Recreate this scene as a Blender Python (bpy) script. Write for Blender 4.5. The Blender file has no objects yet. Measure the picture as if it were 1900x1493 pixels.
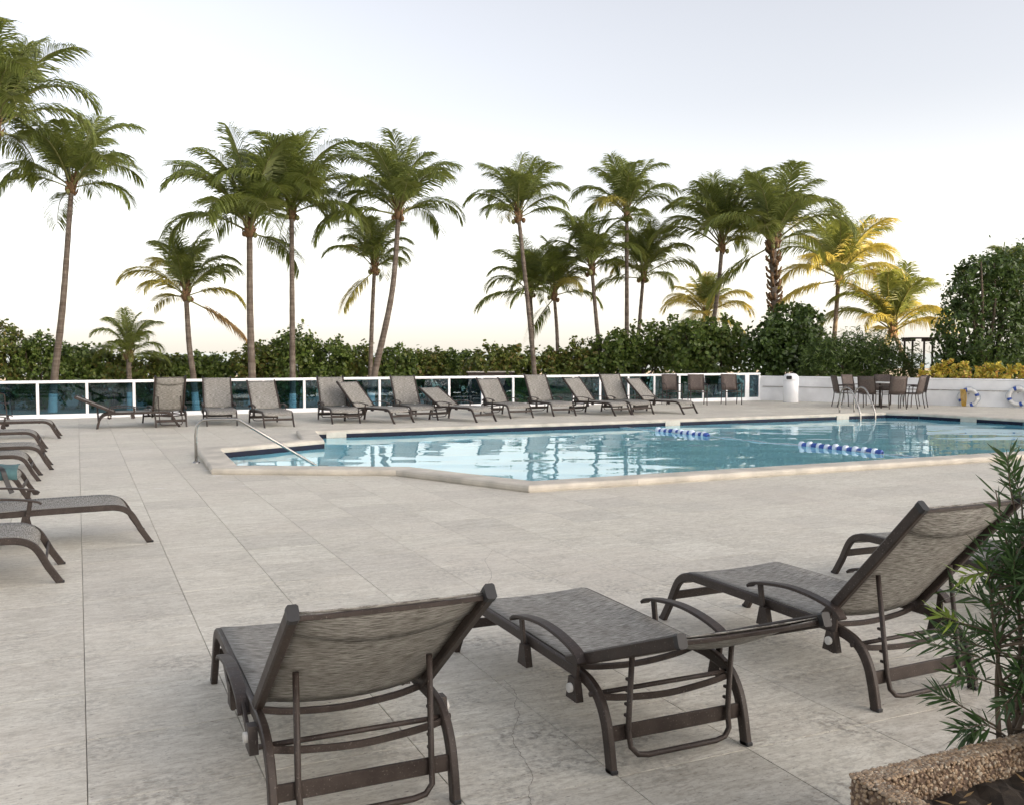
import bpy, bmesh, math, random
import numpy as np
from mathutils import Vector, Matrix
from mathutils.geometry import tessellate_polygon

R = math.radians
SC = bpy.context.scene
COL = SC.collection
random.seed(7)

# ------------------------------------------------------------------ camera
F, HOR, EYE = 1760.0, 655.0, 1.6            # focal length and horizon in photo pixels, eye height in metres
YAW = R(24.6)                                # the camera looks 24.6 degrees right of the fence normal (+Y)
PITCH = math.atan((746.5 - HOR) / F)
cam_data = bpy.data.cameras.new('camera')
cam = bpy.data.objects.new('camera', cam_data)
COL.objects.link(cam)
cam.location = (0, 0, EYE)
cam.rotation_euler = (math.pi / 2 - PITCH, 0, -YAW)
cam_data.sensor_width = 36.0
cam_data.lens = F / 1900.0 * 36.0
cam_data.clip_end = 6000
cam_data.clip_start = 0.05
SC.camera = cam

# ------------------------------------------------------------------ world, sun, exposure
SUN_AZ = math.atan2(0.579, -0.815)           # compass direction towards the sun: behind the camera and to the right
SUN_EL = R(20)
world = bpy.data.worlds.new('World')
SC.world = world
world.use_nodes = True
wn, wl = world.node_tree.nodes, world.node_tree.links
wn.clear()
w_out = wn.new('ShaderNodeOutputWorld')
w_bg = wn.new('ShaderNodeBackground')
w_hsv = wn.new('ShaderNodeHueSaturation')
w_sky = wn.new('ShaderNodeTexSky')
w_sky.sky_type = 'NISHITA'
w_sky.sun_disc = False
w_sky.sun_elevation = SUN_EL
w_sky.sun_rotation = SUN_AZ
w_sky.air_density = 1.0
w_sky.dust_density = 3.2
w_sky.ozone_density = 1.2
w_hsv.inputs['Saturation'].default_value = 0.36
wl.new(w_sky.outputs[0], w_hsv.inputs['Color'])
# bright sea haze low over the horizon, the same all the way round
w_geo = wn.new('ShaderNodeTexCoord')
w_sep = wn.new('ShaderNodeSeparateXYZ')
wl.new(w_geo.outputs['Generated'], w_sep.inputs[0])
w_ramp = wn.new('ShaderNodeMapRange')
w_ramp.interpolation_type = 'SMOOTHSTEP'
w_ramp.inputs['From Min'].default_value = -.02
w_ramp.inputs['From Max'].default_value = .26
w_ramp.inputs['To Min'].default_value = 1.0
w_ramp.inputs['To Max'].default_value = 0.0
wl.new(w_sep.outputs['Z'], w_ramp.inputs['Value'])
w_haze = wn.new('ShaderNodeMix')
w_haze.data_type = 'RGBA'
w_haze.blend_type = 'ADD'
wl.new(w_ramp.outputs[0], w_haze.inputs[0])
w_tint = wn.new('ShaderNodeMix')
w_tint.data_type = 'RGBA'
w_tint.blend_type = 'MULTIPLY'
w_tint.inputs[0].default_value = 1.0
w_tint.inputs[7].default_value = (1.0, .950, .925, 1)
wl.new(w_hsv.outputs[0], w_tint.inputs[6])
wl.new(w_tint.outputs[2], w_haze.inputs[6])
w_haze.inputs[7].default_value = (2.5, 2.34, 2.04, 1)
wl.new(w_haze.outputs[2], w_bg.inputs['Color'])
w_bg.inputs['Strength'].default_value = 0.12
wl.new(w_bg.outputs[0], w_out.inputs[0])

sun_data = bpy.data.lights.new('sun', 'SUN')
sun_data.energy = 5.0
sun_data.angle = R(0.5)
sun_data.color = (1.0, 0.74, 0.42)
sun = bpy.data.objects.new('sun', sun_data)
COL.objects.link(sun)
sdir = Vector((math.sin(SUN_AZ) * math.cos(SUN_EL), math.cos(SUN_AZ) * math.cos(SUN_EL), math.sin(SUN_EL)))
sun.rotation_euler = sdir.to_track_quat('Z', 'Y').to_euler()
sun.location = (30, -40, 30)

SC.view_settings.view_transform = 'Standard'
SC.view_settings.look = 'None'
SC.view_settings.gamma = 1.0
SC.view_settings.exposure = 1.46
SC.render.engine = 'CYCLES'
SC.cycles.max_bounces = 12
SC.cycles.transparent_max_bounces = 24
SC.cycles.caustics_reflective = False
SC.cycles.caustics_refractive = True
SC.cycles.use_denoising = True
SC.cycles.sample_clamp_indirect = 6.0


# ------------------------------------------------------------------ helpers: where things stand
def ray(x, y):
    cx, cy = (x - 950) / F, (746.5 - y) / F
    fw, up = cy * math.sin(PITCH) + math.cos(PITCH), cy * math.cos(PITCH) - math.sin(PITCH)
    return Vector((cx * math.cos(YAW) + fw * math.sin(YAW), -cx * math.sin(YAW) + fw * math.cos(YAW), up))


def G(x, y, z=0.0):
    """survey: the point at height z that the photo shows at pixel x, y"""
    r = ray(x, y)
    return Vector((0, 0, EYE)) + r * ((z - EYE) / r.z)


def D(x, y, d):
    """survey: the point at depth d (metres along the view) at pixel x, y"""
    r = ray(x, y)
    k = r.x * math.sin(YAW) + r.y * math.cos(YAW)
    return Vector((0, 0, EYE)) + r * (d / k)


def cam2w(r, f):
    return Vector((r * math.cos(YAW) + f * math.sin(YAW), -r * math.sin(YAW) + f * math.cos(YAW), 0))


def inside(poly, x, y):
    c = False
    j = len(poly) - 1
    for i in range(len(poly)):
        xi, yi = poly[i][0], poly[i][1]
        xj, yj = poly[j][0], poly[j][1]
        if (yi > y) != (yj > y) and x < (xj - xi) * (y - yi) / (yj - yi) + xi:
            c = not c
        j = i
    return c


# ------------------------------------------------------------------ helpers: meshes
class MB:
    def __init__(s):
        s.v, s.f, s.sm = [], [], []

    def face(s, idx, smooth=False):
        s.f.append(tuple(idx)); s.sm.append(smooth)

    def add(s, verts, faces, smooth=False):
        o = len(s.v)
        s.v += [tuple(p) for p in verts]
        for q in faces:
            s.f.append(tuple(i + o for i in q)); s.sm.append(smooth)

    def box(s, c, d, rz=0.0, bev=0.0):
        hx, hy, hz = d[0] / 2, d[1] / 2, d[2] / 2
        cs, sn = math.cos(rz), math.sin(rz)
        b = min(bev, hx * .9, hy * .9, hz * .9)
        if b <= 0:
            pts = [(x, y, z) for z in (-hz, hz) for x, y in ((-hx, -hy), (hx, -hy), (hx, hy), (-hx, hy))]
            fs = [(3, 2, 1, 0), (4, 5, 6, 7), (0, 1, 5, 4), (1, 2, 6, 5), (2, 3, 7, 6), (3, 0, 4, 7)]
        else:
            pts, fs = [], []
            prof = [(-hz, b), (-hz + b, 0), (hz - b, 0), (hz, b)]
            for z, i in prof:
                x0, y0 = hx - i, hy - i
                c2 = b * .6
                pts += [(-x0 + c2, -y0, z), (x0 - c2, -y0, z), (x0, -y0 + c2, z), (x0, y0 - c2, z),
                        (x0 - c2, y0, z), (-x0 + c2, y0, z), (-x0, y0 - c2, z), (-x0, -y0 + c2, z)]
            for k in range(3):
                for j in range(8):
                    fs.append((k * 8 + j, k * 8 + (j + 1) % 8, k * 8 + 8 + (j + 1) % 8, k * 8 + 8 + j))
            fs.append(tuple(range(7, -1, -1))); fs.append(tuple(range(24, 32)))
        s.add([(c[0] + x * cs - y * sn, c[1] + x * sn + y * cs, c[2] + z) for x, y, z in pts], fs)

    def sweep(s, path, prof, side=None, cap=True, smooth=False, scale=None):
        """prof: 2-D outline (a along 'side', b along the other normal) swept along path"""
        n, m = len(path), len(prof)
        path = [Vector(p) for p in path]
        vs = []
        prev = None
        for i in range(n):
            t = (path[min(i + 1, n - 1)] - path[max(i - 1, 0)]).normalized()
            if side is not None:
                a = Vector(side)
            elif prev is None:
                a = t.cross(Vector((0, 0, 1)))
                if a.length < .05:
                    a = t.cross(Vector((0, 1, 0)))
            else:
                a = prev
            a = (a - t * a.dot(t)).normalized()
            prev = a
            b = a.cross(t)
            k = scale[i] if scale else 1.0
            vs += [path[i] + a * (p[0] * k) + b * (p[1] * k) for p in prof]
        fs = []
        for i in range(n - 1):
            for j in range(m):
                fs.append((i * m + j, (i + 1) * m + j, (i + 1) * m + (j + 1) % m, i * m + (j + 1) % m))
        o = len(s.v)
        s.add(vs, fs, smooth)
        if cap:
            s.face([o + j for j in range(m)])
            s.face([o + (n - 1) * m + j for j in range(m - 1, -1, -1)])

    def tube(s, path, r, k=8, smooth=True, cap=True):
        rs = r if isinstance(r, (list, tuple)) else None
        prof = [(math.cos(2 * math.pi * j / k), math.sin(2 * math.pi * j / k)) for j in range(k)]
        s.sweep(path, prof, cap=cap, smooth=smooth, scale=rs or [r] * len(path))

    def lathe(s, prof, k=20, c=(0, 0, 0), smooth=True):
        vs, fs = [], []
        for (r, z) in prof:
            vs += [(c[0] + r * math.cos(2 * math.pi * j / k), c[1] + r * math.sin(2 * math.pi * j / k), c[2] + z) for j in range(k)]
        for i in range(len(prof) - 1):
            for j in range(k):
                fs.append((i * k + j, i * k + (j + 1) % k, (i + 1) * k + (j + 1) % k, (i + 1) * k + j))
        s.add(vs, fs, smooth)

    def mesh(s, name):
        me = bpy.data.meshes.new(name)
        me.from_pydata(s.v, [], s.f)
        me.polygons.foreach_set('use_smooth', s.sm)
        me.update()
        return me

    def build(s, name, mat, parent=None):
        return link(name, s.mesh(name), mat, parent)


def link(name, me, mat, parent=None):
    if mat is not None and not me.materials:
        me.materials.append(mat)
    o = bpy.data.objects.new(name, me)
    COL.objects.link(o)
    if parent is not None:
        o.parent = parent
    return o


def rectp(w, h, b=None):
    """chamfered rectangle outline"""
    b = min(w, h) * .17 if b is None else b
    x, y = w / 2, h / 2
    return [(-x + b, -y), (x - b, -y), (x, -y + b), (x, y - b), (x - b, y), (-x + b, y), (-x, y - b), (-x, -y + b)]


def empty(name, loc=(0, 0, 0), rz=0.0):
    o = bpy.data.objects.new(name, None)
    o.empty_display_size = .2
    COL.objects.link(o)
    o.location = loc
    o.rotation_euler = (0, 0, rz)
    return o


def tag(o, label, cat, group=None):
    o['label'] = label
    o['category'] = cat
    if group:
        o['group'] = group
    return o


def struct(o, label=None):
    o['kind'] = 'structure'
    if label:
        o['label'] = label
    return o


def copy_tree(o, parent=None):
    c = o.copy()
    COL.objects.link(c)
    c.parent = parent
    for ch in list(o.children):
        copy_tree(ch, c)
    return c


def smooth_path(pts, n=5):
    """Catmull-Rom through pts"""
    P = [Vector(p) for p in pts]
    P = [P[0] * 2 - P[1]] + P + [P[-1] * 2 - P[-2]]
    out = []
    for i in range(1, len(P) - 2):
        for k in range(n):
            t = k / n
            a, b, c, d = P[i - 1], P[i], P[i + 1], P[i + 2]
            out.append(.5 * ((2 * b) + (c - a) * t + (2 * a - 5 * b + 4 * c - d) * t * t + (3 * b - a - 3 * c + d) * t ** 3))
    out.append(P[-2])
    return out


# ------------------------------------------------------------------ materials
class NT:
    def __init__(s, name):
        s.m = bpy.data.materials.new(name)
        s.m.use_nodes = True
        s.t = s.m.node_tree
        s.t.nodes.clear()
        s.out = s.t.nodes.new('ShaderNodeOutputMaterial')

    def n(s, typ, **kw):
        o = s.t.nodes.new('ShaderNode' + typ)
        for k, v in kw.items():
            if k in o.inputs:
                s.set(o.inputs[k], v)
            elif hasattr(o, k):
                setattr(o, k, v)
        return o

    def set(s, inp, v):
        if isinstance(v, bpy.types.NodeSocket):
            s.t.links.new(v, inp)
        else:
            inp.default_value = v

    def link(s, a, b):
        s.t.links.new(a, b)

    def pos(s, scale=(1, 1, 1), rot=(0, 0, 0), obj=False):
        src = s.n('TexCoord').outputs['Object'] if obj else s.n('NewGeometry').outputs['Position']
        mp = s.n('Mapping')
        mp.inputs['Scale'].default_value = scale
        mp.inputs['Rotation'].default_value = rot
        s.link(src, mp.inputs['Vector'])
        return mp.outputs[0]

    def noise(s, vec, scale, detail=4, rough=.55, dist=0):
        o = s.n('TexNoise', Scale=scale, Detail=detail, Roughness=rough, Distortion=dist)
        s.link(vec, o.inputs['Vector'])
        return o.outputs[0]

    def ramp(s, fac, stops, interp='LINEAR'):
        o = s.n('ValToRGB')
        o.color_ramp.interpolation = interp
        els = o.color_ramp.elements
        while len(els) < len(stops):
            els.new(0.5)
        for e, (p, c) in zip(els, stops):
            e.position = p
            e.color = (c, c, c, 1) if isinstance(c, (int, float)) else (*c, 1)
        s.link(fac, o.inputs[0])
        return o.outputs[0]

    def mix(s, fac, a, b, typ='MIX'):
        o = s.n('Mix')
        o.data_type = 'RGBA'
        o.blend_type = typ
        s.set(o.inputs[0], fac)
        for inp, v in ((o.inputs[6], a), (o.inputs[7], b)):
            s.set(inp, v if isinstance(v, bpy.types.NodeSocket) else ((v, v, v, 1) if isinstance(v, (int, float)) else (*v, 1)))
        return o.outputs[2]

    def math(s, op, a, b=0.0):
        o = s.n('Math')
        o.operation = op
        s.set(o.inputs[0], a); s.set(o.inputs[1], b)
        return o.outputs[0]

    def bump(s, h, strength=.3, dist=.01, normal=None):
        o = s.n('Bump', Strength=strength, Distance=dist)
        s.link(h, o.inputs['Height'])
        if normal is not None:
            s.link(normal, o.inputs['Normal'])
        return o.outputs[0]

    def pbr(s, color, rough=.6, metal=0.0, normal=None, spec=.5):
        o = s.n('BsdfPrincipled')
        s.set(o.inputs['Base Color'], color if isinstance(color, bpy.types.NodeSocket) else (*color, 1))
        s.set(o.inputs['Roughness'], rough)
        o.inputs['Metallic'].default_value = metal
        o.inputs['Specular IOR Level'].default_value = spec
        if normal is not None:
            s.link(normal, o.inputs['Normal'])
        return o

    def done(s, sh):
        s.link(sh.outputs[0] if hasattr(sh, 'outputs') else sh, s.out.inputs['Surface'])
        return s.m


def plain(name, col, rough=.5, metal=0.0, var=.25, vscale=8.0, bump=.08, spec=.5):
    t = NT(name)
    p = t.pos()
    nz = t.noise(p, vscale, 5)
    c = t.mix(t.ramp(nz, [(.3, 0), (.7, 1)]), [x * (1 - var) for x in col], [min(1, x * (1 + var)) for x in col])
    n2 = t.noise(p, vscale * 14, 3)
    return t.done(t.pbr(c, t.math('ADD', t.math('MULTIPLY', nz, .2), rough - .1), metal, t.bump(n2, bump, .003), spec))


def mat_deck(name='travertine_paver'):
    t = NT(name)
    g = t.n('NewGeometry')
    oi = t.n('ObjectInfo')
    rnd = t.math('FRACT', t.math('ADD', g.outputs['Random Per Island'], t.math('MULTIPLY', oi.outputs['Random'], 7.31)))
    # the veins run across the rows, shifted from stone to stone
    off = t.n('CombineXYZ')
    t.link(t.math('MULTIPLY', rnd, 13.0), off.inputs[2])
    va = t.n('VectorMath'); va.operation = 'ADD'
    t.link(t.pos((1.0, 4.5, 1.0)), va.inputs[0]); t.link(off.outputs[0], va.inputs[1])
    vein = t.noise(va.outputs[0], 5.2, 8, .66, .5)
    vb = t.n('VectorMath'); vb.operation = 'ADD'
    t.link(t.pos((4.0, 16.0, 1.0)), vb.inputs[0]); t.link(off.outputs[0], vb.inputs[1])
    fine = t.noise(vb.outputs[0], 4.2, 6, .68, .3)
    big = t.noise(t.pos((.55, .55, .55)), .9, 5, .6, .5)
    pit = t.noise(t.pos((9, 22, 9)), 3.2, 3, .6)
    spot = t.noise(t.pos(), 26, 4, .7)
    c = t.mix(t.ramp(vein, [(.30, 0), (.70, 1)]), (.48, .455, .388), (.73, .715, .645))
    c = t.mix(t.ramp(fine, [(.38, .75), (.49, 0)]), c, (.37, .335, .28))
    c = t.mix(t.ramp(t.noise(t.pos((7, 13, 7)), 4.0, 5, .7, .2), [(.38, .5), (.47, 0)]), c, (.42, .385, .33))
    c = t.mix(t.ramp(t.noise(t.pos((1, 1.6, 1)), 60, 3, .7), [(.36, .6), (.43, 0)]), c, (.34, .31, .265))
    c = t.mix(t.math('MULTIPLY', rnd, .22), c, (.62, .585, .52))
    c = t.mix(1.0, c, t.ramp(t.math('FRACT', t.math('MULTIPLY', rnd, 5.7)), [(0, (.90, .895, .885)), (.5, (1.0, .99, .965)), (1, (1.05, 1.05, 1.03))]), 'MULTIPLY')
    c = t.mix(t.ramp(big, [(.42, .0), (.68, .26)]), c, (.54, .46, .385))
    # grime: dark mottling, heavier round the near loungers
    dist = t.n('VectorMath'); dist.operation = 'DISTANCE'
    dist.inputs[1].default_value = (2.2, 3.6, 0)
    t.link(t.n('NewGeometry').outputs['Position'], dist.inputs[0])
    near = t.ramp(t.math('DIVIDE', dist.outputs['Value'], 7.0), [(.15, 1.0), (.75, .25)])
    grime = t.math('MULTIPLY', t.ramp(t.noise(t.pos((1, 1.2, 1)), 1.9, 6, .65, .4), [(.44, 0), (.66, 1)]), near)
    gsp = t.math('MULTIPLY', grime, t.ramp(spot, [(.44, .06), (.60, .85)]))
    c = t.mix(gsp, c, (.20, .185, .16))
    c = t.mix(t.ramp(pit, [(.30, .85), (.36, 0)]), c, (.17, .155, .135))
    h = t.math('ADD', t.math('MULTIPLY', fine, .5), t.math('ADD', t.math('MULTIPLY', vein, .6), t.ramp(pit, [(.27, 0), (.36, .6)])))
    ro = t.ramp(big, [(.35, .72), (.65, .48)])
    return t.done(t.pbr(c, ro, 0, t.bump(h, .35, .004), .35))


def mat_sling(name='woven_sling', ca=(.110, .100, .084), cb=(.430, .420, .388)):
    t = NT(name)
    g = t.n('TexCoord').outputs['UV']
    mp = t.n('Mapping'); mp.inputs['Scale'].default_value = (16, 190, 1)
    t.link(g, mp.inputs[0])
    st = t.noise(mp.outputs[0], 1.0, 5, .7)
    mp2 = t.n('Mapping'); mp2.inputs['Scale'].default_value = (700, 700, 1)
    t.link(g, mp2.inputs[0])
    wv = t.n('TexChecker', Scale=1.0)
    t.link(mp2.outputs[0], wv.inputs['Vector'])
    dirt = t.noise(t.pos(), 5, 5, .6)
    c = t.mix(t.ramp(st, [(.42, 0), (.58, 1)]), ca, cb)
    c = t.mix(t.ramp(dirt, [(.4, 0), (.75, .35)]), c, (.12, .105, .085))
    p = t.pbr(c, .62, 0, t.bump(t.math('ADD', t.math('MULTIPLY', st, .7), t.math('MULTIPLY', wv.outputs['Fac'], .3)), .5, .003), .45)
    tr = t.n('BsdfTranslucent')
    t.link(c, tr.inputs[0])
    mx = t.n('MixShader'); mx.inputs[0].default_value = .14
    t.link(p.outputs[0], mx.inputs[1]); t.link(tr.outputs[0], mx.inputs[2])
    return t.done(mx)


def mat_frame():
    t = NT('bronze_aluminium')
    p = t.pos()
    nz = t.noise(p, 14, 5, .6)
    sp = t.noise(p, 130, 3, .6)
    c = t.mix(t.ramp(nz, [(.35, 0), (.7, 1)]), (.022, .015, .012), (.048, .036, .030))
    c = t.mix(t.ramp(sp, [(.62, 0), (.72, .6)]), c, (.20, .17, .15))
    return t.done(t.pbr(c, t.ramp(nz, [(.3, .42), (.7, .62)]), .0, t.bump(sp, .12, .002), .35))


def mat_glass():
    t = NT('teal_glass')
    fr = t.n('Fresnel', IOR=1.5)
    tr = t.n('BsdfTransparent'); tr.inputs[0].default_value = (.30, .50, .60, 1)
    gl = t.n('BsdfGlossy'); gl.inputs['Roughness'].default_value = .03
    gl.inputs[0].default_value = (.9, .95, 1, 1)
    mx = t.n('MixShader')
    t.link(t.math('MULTIPLY', fr.outputs[0], 1.5), mx.inputs[0])
    t.link(tr.outputs[0], mx.inputs[1]); t.link(gl.outputs[0], mx.inputs[2])
    return t.done(mx)


def mat_water():
    t = NT('pool_water')
    p = t.pos((1.0, 1.0, 1.0), (0, 0, YAW))
    a = t.noise(t.pos((.35, 1.0, 1), (0, 0, YAW)), 1.5, 3, .5, .3)
    b = t.noise(t.pos((.6, 1.6, 1), (0, 0, YAW)), 5.0, 2, .5, .2)
    h = t.math('ADD', t.math('MULTIPLY', a, 1.0), t.math('MULTIPLY', b, .16))
    bp = t.bump(h, .30, .006)
    gl = t.n('BsdfGlass', IOR=1.333, Roughness=0.0)
    gl.inputs['Color'].default_value = (.93, .985, 1, 1)
    t.link(bp, gl.inputs['Normal'])
    return t.done(gl)


def mat_leaf(name, dark, light, trans, tfac=.3, rough=.45, extra=None):
    t = NT(name)
    g = t.n('NewGeometry')
    oi = t.n('ObjectInfo')
    stops = [(0, dark), (.75, light)] + ([(.93, extra), (1, extra)] if extra else [(1, light)])
    c = t.ramp(g.outputs['Random Per Island'], stops)
    c = t.mix(t.math('MULTIPLY', oi.outputs['Random'], .35), c, [x * .7 for x in light])
    p = t.pbr(c, rough, 0, None, .4)
    tr = t.n('BsdfTranslucent')
    t.link(t.mix(.6, c, trans), tr.inputs[0])
    mx = t.n('MixShader'); mx.inputs[0].default_value = tfac
    t.link(p.outputs[0], mx.inputs[1]); t.link(tr.outputs[0], mx.inputs[2])
    return t.done(mx)


def mat_trunk():
    t = NT('palm_bark')
    p = t.pos((1, 1, 1), obj=False)
    rings = t.noise(t.pos((.6, .6, 9)), 1.0, 4, .6, .4)
    fib = t.noise(t.pos((12, 12, 1.5)), 1.5, 4, .6)
    c = t.mix(t.ramp(rings, [(.35, 0), (.65, 1)]), (.11, .085, .068), (.24, .205, .17))
    c = t.mix(t.ramp(fib, [(.4, .5), (.65, 0)]), c, (.09, .07, .055))
    return t.done(t.pbr(c, .85, 0, t.bump(t.math('ADD', rings, fib), .5, .02), .2))


def mat_aggregate():
    t = NT('aggregate_pebble')
    g = t.n('NewGeometry')
    c = t.ramp(g.outputs['Random Per Island'], [(0, (.10, .062, .034)), (.3, (.24, .155, .082)), (.55, (.37, .28, .18)), (.8, (.19, .14, .095)), (1, (.50, .44, .34))])
    nz = t.noise(t.pos(), 120, 3)
    return t.done(t.pbr(t.mix(.25, c, t.mix(nz, (.1, .05, .03), (.5, .4, .3))), .55, 0, t.bump(nz, .2, .002), .4))


M = {}
M['deck'] = mat_deck()
M['grout'] = plain('joint_mortar', (.36, .335, .29), .9, 0, .3, 3)
M['coping'] = plain('coping_stone', (.50, .465, .40), .7, 0, .22, 3.0, .3)
M['sling'] = mat_sling()
M['frame'] = mat_frame()
M['chair_sling'] = mat_sling('brown_chair_sling', (.065, .048, .042), (.16, .125, .11))
M['white'] = plain('white_paint', (.84, .85, .86), .42, 0, .05, 2.0, .03)
M['wall'] = plain('white_render', (.80, .81, .82), .75, 0, .13, 1.4, .25)
M['glass'] = mat_glass()
M['water'] = mat_water()
M['plaster'] = plain('pool_plaster', (.40, .82, .95), .7, 0, .07, 1.0, .1)
M['navy'] = plain('navy_tile', (.006, .010, .026), .5, 0, .3, 6, .08, .2)
M['marker'] = plain('marker_tile', (.50, .48, .42), .4, 0, .12, 9)
M['steel'] = plain('stainless_steel', (.36, .35, .33), .25, .9, .1, 5, .02)
M['blue'] = plain('blue_plastic', (.02, .07, .33), .35, 0, .15, 6)
M['wfloat'] = plain('white_plastic', (.62, .70, .82), .35, 0, .06, 6)
M['rope'] = plain('rope', (.45, .5, .55), .8, 0, .2, 30)
M['bushing'] = plain('nylon_bushing', (.5, .49, .46), .5, 0, .15, 30)
M['black'] = plain('black_plastic', (.015, .015, .016), .5, 0, .3, 20)
M['bark'] = mat_trunk()
M['boot'] = plain('frond_boot', (.17, .10, .05), .85, 0, .4, 9, .4)
M['rachis'] = plain('frond_stalk', (.20, .20, .07), .55, 0, .3, 4)
M['whitewash'] = plain('whitewash', (.66, .68, .68), .85, 0, .12, 4, .3)
M['frond'] = mat_leaf('coconut_leaflet', (.075, .112, .026), (.210, .250, .060), (.36, .39, .09), .40)
M['frond_gold'] = mat_leaf('yellowing_and_sun_gold_leaflet', (.28, .26, .055), (.48, .42, .095), (.58, .48, .12), .38)  # natural yellowing; on the lit palms it also paints sun gold into leaves
M['frond_dry'] = mat_leaf('dry_leaflet', (.28, .18, .08), (.42, .28, .13), (.5, .32, .12), .35)
M['grape'] = mat_leaf('sea_grape_leaf', (.042, .076, .016), (.145, .205, .044), (.22, .30, .06), .28, .4, (.16, .18, .05))
M['grape_warm'] = mat_leaf('sea_grape_leaf_warm', (.050, .080, .018), (.175, .215, .046), (.26, .28, .06), .28, .4, (.22, .15, .05))
M['darkleaf'] = mat_leaf('dense_tree_leaf', (.028, .054, .014), (.088, .138, .034), (.14, .21, .04), .24, .35)
M['feather'] = mat_leaf('bamboo_leaf', (.030, .060, .014), (.090, .138, .030), (.15, .21, .04), .26)
M['sun_croton'] = mat_leaf('sun_tinted_croton_leaf', (.20, .24, .04), (.74, .60, .10), (.8, .65, .1), .3, .4, (.58, .26, .12))  # leaf colour carries painted sunlight; the sun lamp does not reach this hedge
M['podo'] = mat_leaf('podocarpus_leaf', (.020, .050, .016), (.050, .098, .030), (.10, .17, .04), .22, .38)
M['podo_new'] = mat_leaf('podocarpus_new_leaf', (.12, .19, .03), (.22, .30, .05), (.3, .4, .06), .3, .4)
M['twig'] = plain('twig_bark', (.10, .075, .05), .8, 0, .3, 20)
M['sand'] = plain('beach_sand', (.36, .32, .25), .95, 0, .15, .4, .2)
M['sea'] = plain('sea_water', (.05, .12, .16), .15, 0, .1, .05)
M['soil'] = plain('planter_soil', (.035, .026, .018), .95, 0, .5, 30, .6)
M['mortar'] = plain('aggregate_matrix', (.12, .08, .055), .85, 0, .3, 40, .4)
M['pebble'] = mat_aggregate()
M['concrete'] = plain('tower_concrete', (.40, .38, .35), .85, 0, .1, .2)
M['window'] = plain('tower_window', (.03, .04, .05), .15, 0, .1, .5)
M['wood'] = plain('dark_timber', (.035, .024, .018), .8, 0, .3, 6)
M['towel'] = plain('teal_towel', (.06, .13, .14), .95, 0, .3, 12, .4)
M['pink'] = plain('pink_towel_stripe', (.42, .20, .20), .95, 0, .3, 12, .4)
M['ring_white'] = plain('ring_white', (.68, .68, .66), .5, 0, .08, 6)
M['ring_yellow'] = plain('ring_rope_yellow', (.50, .32, .06), .8, 0, .2, 20)
M['tabletop'] = plain('frosted_tabletop', (.52, .53, .52), .25, 0, .08, 4)
M['crack'] = plain('crack_dirt', (.17, .155, .13), .95, 0, .3, 60)
M['chalk'] = plain('white_scuff', (.70, .69, .66), .8, 0, .1, 20)

# ------------------------------------------------------------------ pool outline (inner edge of the coping), deck outline
POOL = [(1.95, 13.22), (4.03, 12.10), (4.92, 10.14), (20.90, 10.05), (19.90, 15.00), (19.40, 17.55), (18.95, 18.20), (4.22, 18.45), (3.92, 16.52), (2.05, 15.67)]
WALL = [Vector((21.10, 25.83)), Vector((25.31, 19.07)), Vector((30.6, 10.6))]
Z_COP, Z_WATER = 0.065, -0.060


def offset(poly, d):
    """outline pushed outwards by d (counter-clockwise polygon)"""
    n, out = len(poly), []
    for i in range(n):
        a, b, c = Vector(poly[i - 1]), Vector(poly[i]), Vector(poly[(i + 1) % n])
        e1, e2 = (b - a).normalized(), (c - b).normalized()
        n1, n2 = Vector((e1.y, -e1.x)), Vector((e2.y, -e2.x))
        m = (n1 + n2).normalized()
        out.append(tuple(b + m * (d / max(.3, m.dot(n1)))))
    return out


POOL_OUT = offset(POOL, .36)
POOL_MID = offset(POOL, .18)
DECK = [(-14, -5), (32, -5), (32, 8.0), (30.9, 10.4), (25.45, 19.15), (21.10, 25.98), (-14, 25.98)]

# ------------------------------------------------------------------ ground, sea, deck
b = MB()
b.add([(-2500, 95, -.50), (2500, 95, -.50), (2500, 4500, -.50), (-2500, 4500, -.50)], [(0, 1, 2, 3)])
struct(b.build('sea', M['sea']), 'grey blue sea behind the beach hedge')


def sheet_with_hole(outer, hole, z, name, mat, parent=None):
    loops = [[Vector((*p, z)) for p in outer], [Vector((*p, z)) for p in reversed(hole)]]
    flat = [v for l in loops for v in l]
    m = MB()
    m.add(flat, [t for t in tessellate_polygon(loops)])
    o = m.build(name, mat, parent)
    bm = bmesh.new(); bm.from_mesh(o.data); bmesh.ops.recalc_face_normals(bm, faces=bm.faces)
    for f in bm.faces:
        if f.normal.z < 0:
            f.normal_flip()
    bm.to_mesh(o.data); bm.free()
    return o


struct(sheet_with_hole([(-900, -500), (900, -500), (900, 900), (-900, 900)], DECK, -.55, 'ground', M['sand']), 'sandy beach ground beyond the pool deck')
deck = sheet_with_hole(DECK, POOL_MID, -.010, 'pool_deck', M['grout'])
struct(deck, 'pale stone paved pool deck')
b = MB()                                           # the deck's outer step down to the beach
for (p, q) in zip(DECK, DECK[1:] + DECK[:1]):
    b.add([(*p, -.012), (*q, -.012), (*q, -.6), (*p, -.6)], [(0, 1, 2, 3)])
b.build('deck_edge', M['grout'], deck)

TX, TY, GAP = .61, .605, .0035


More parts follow.
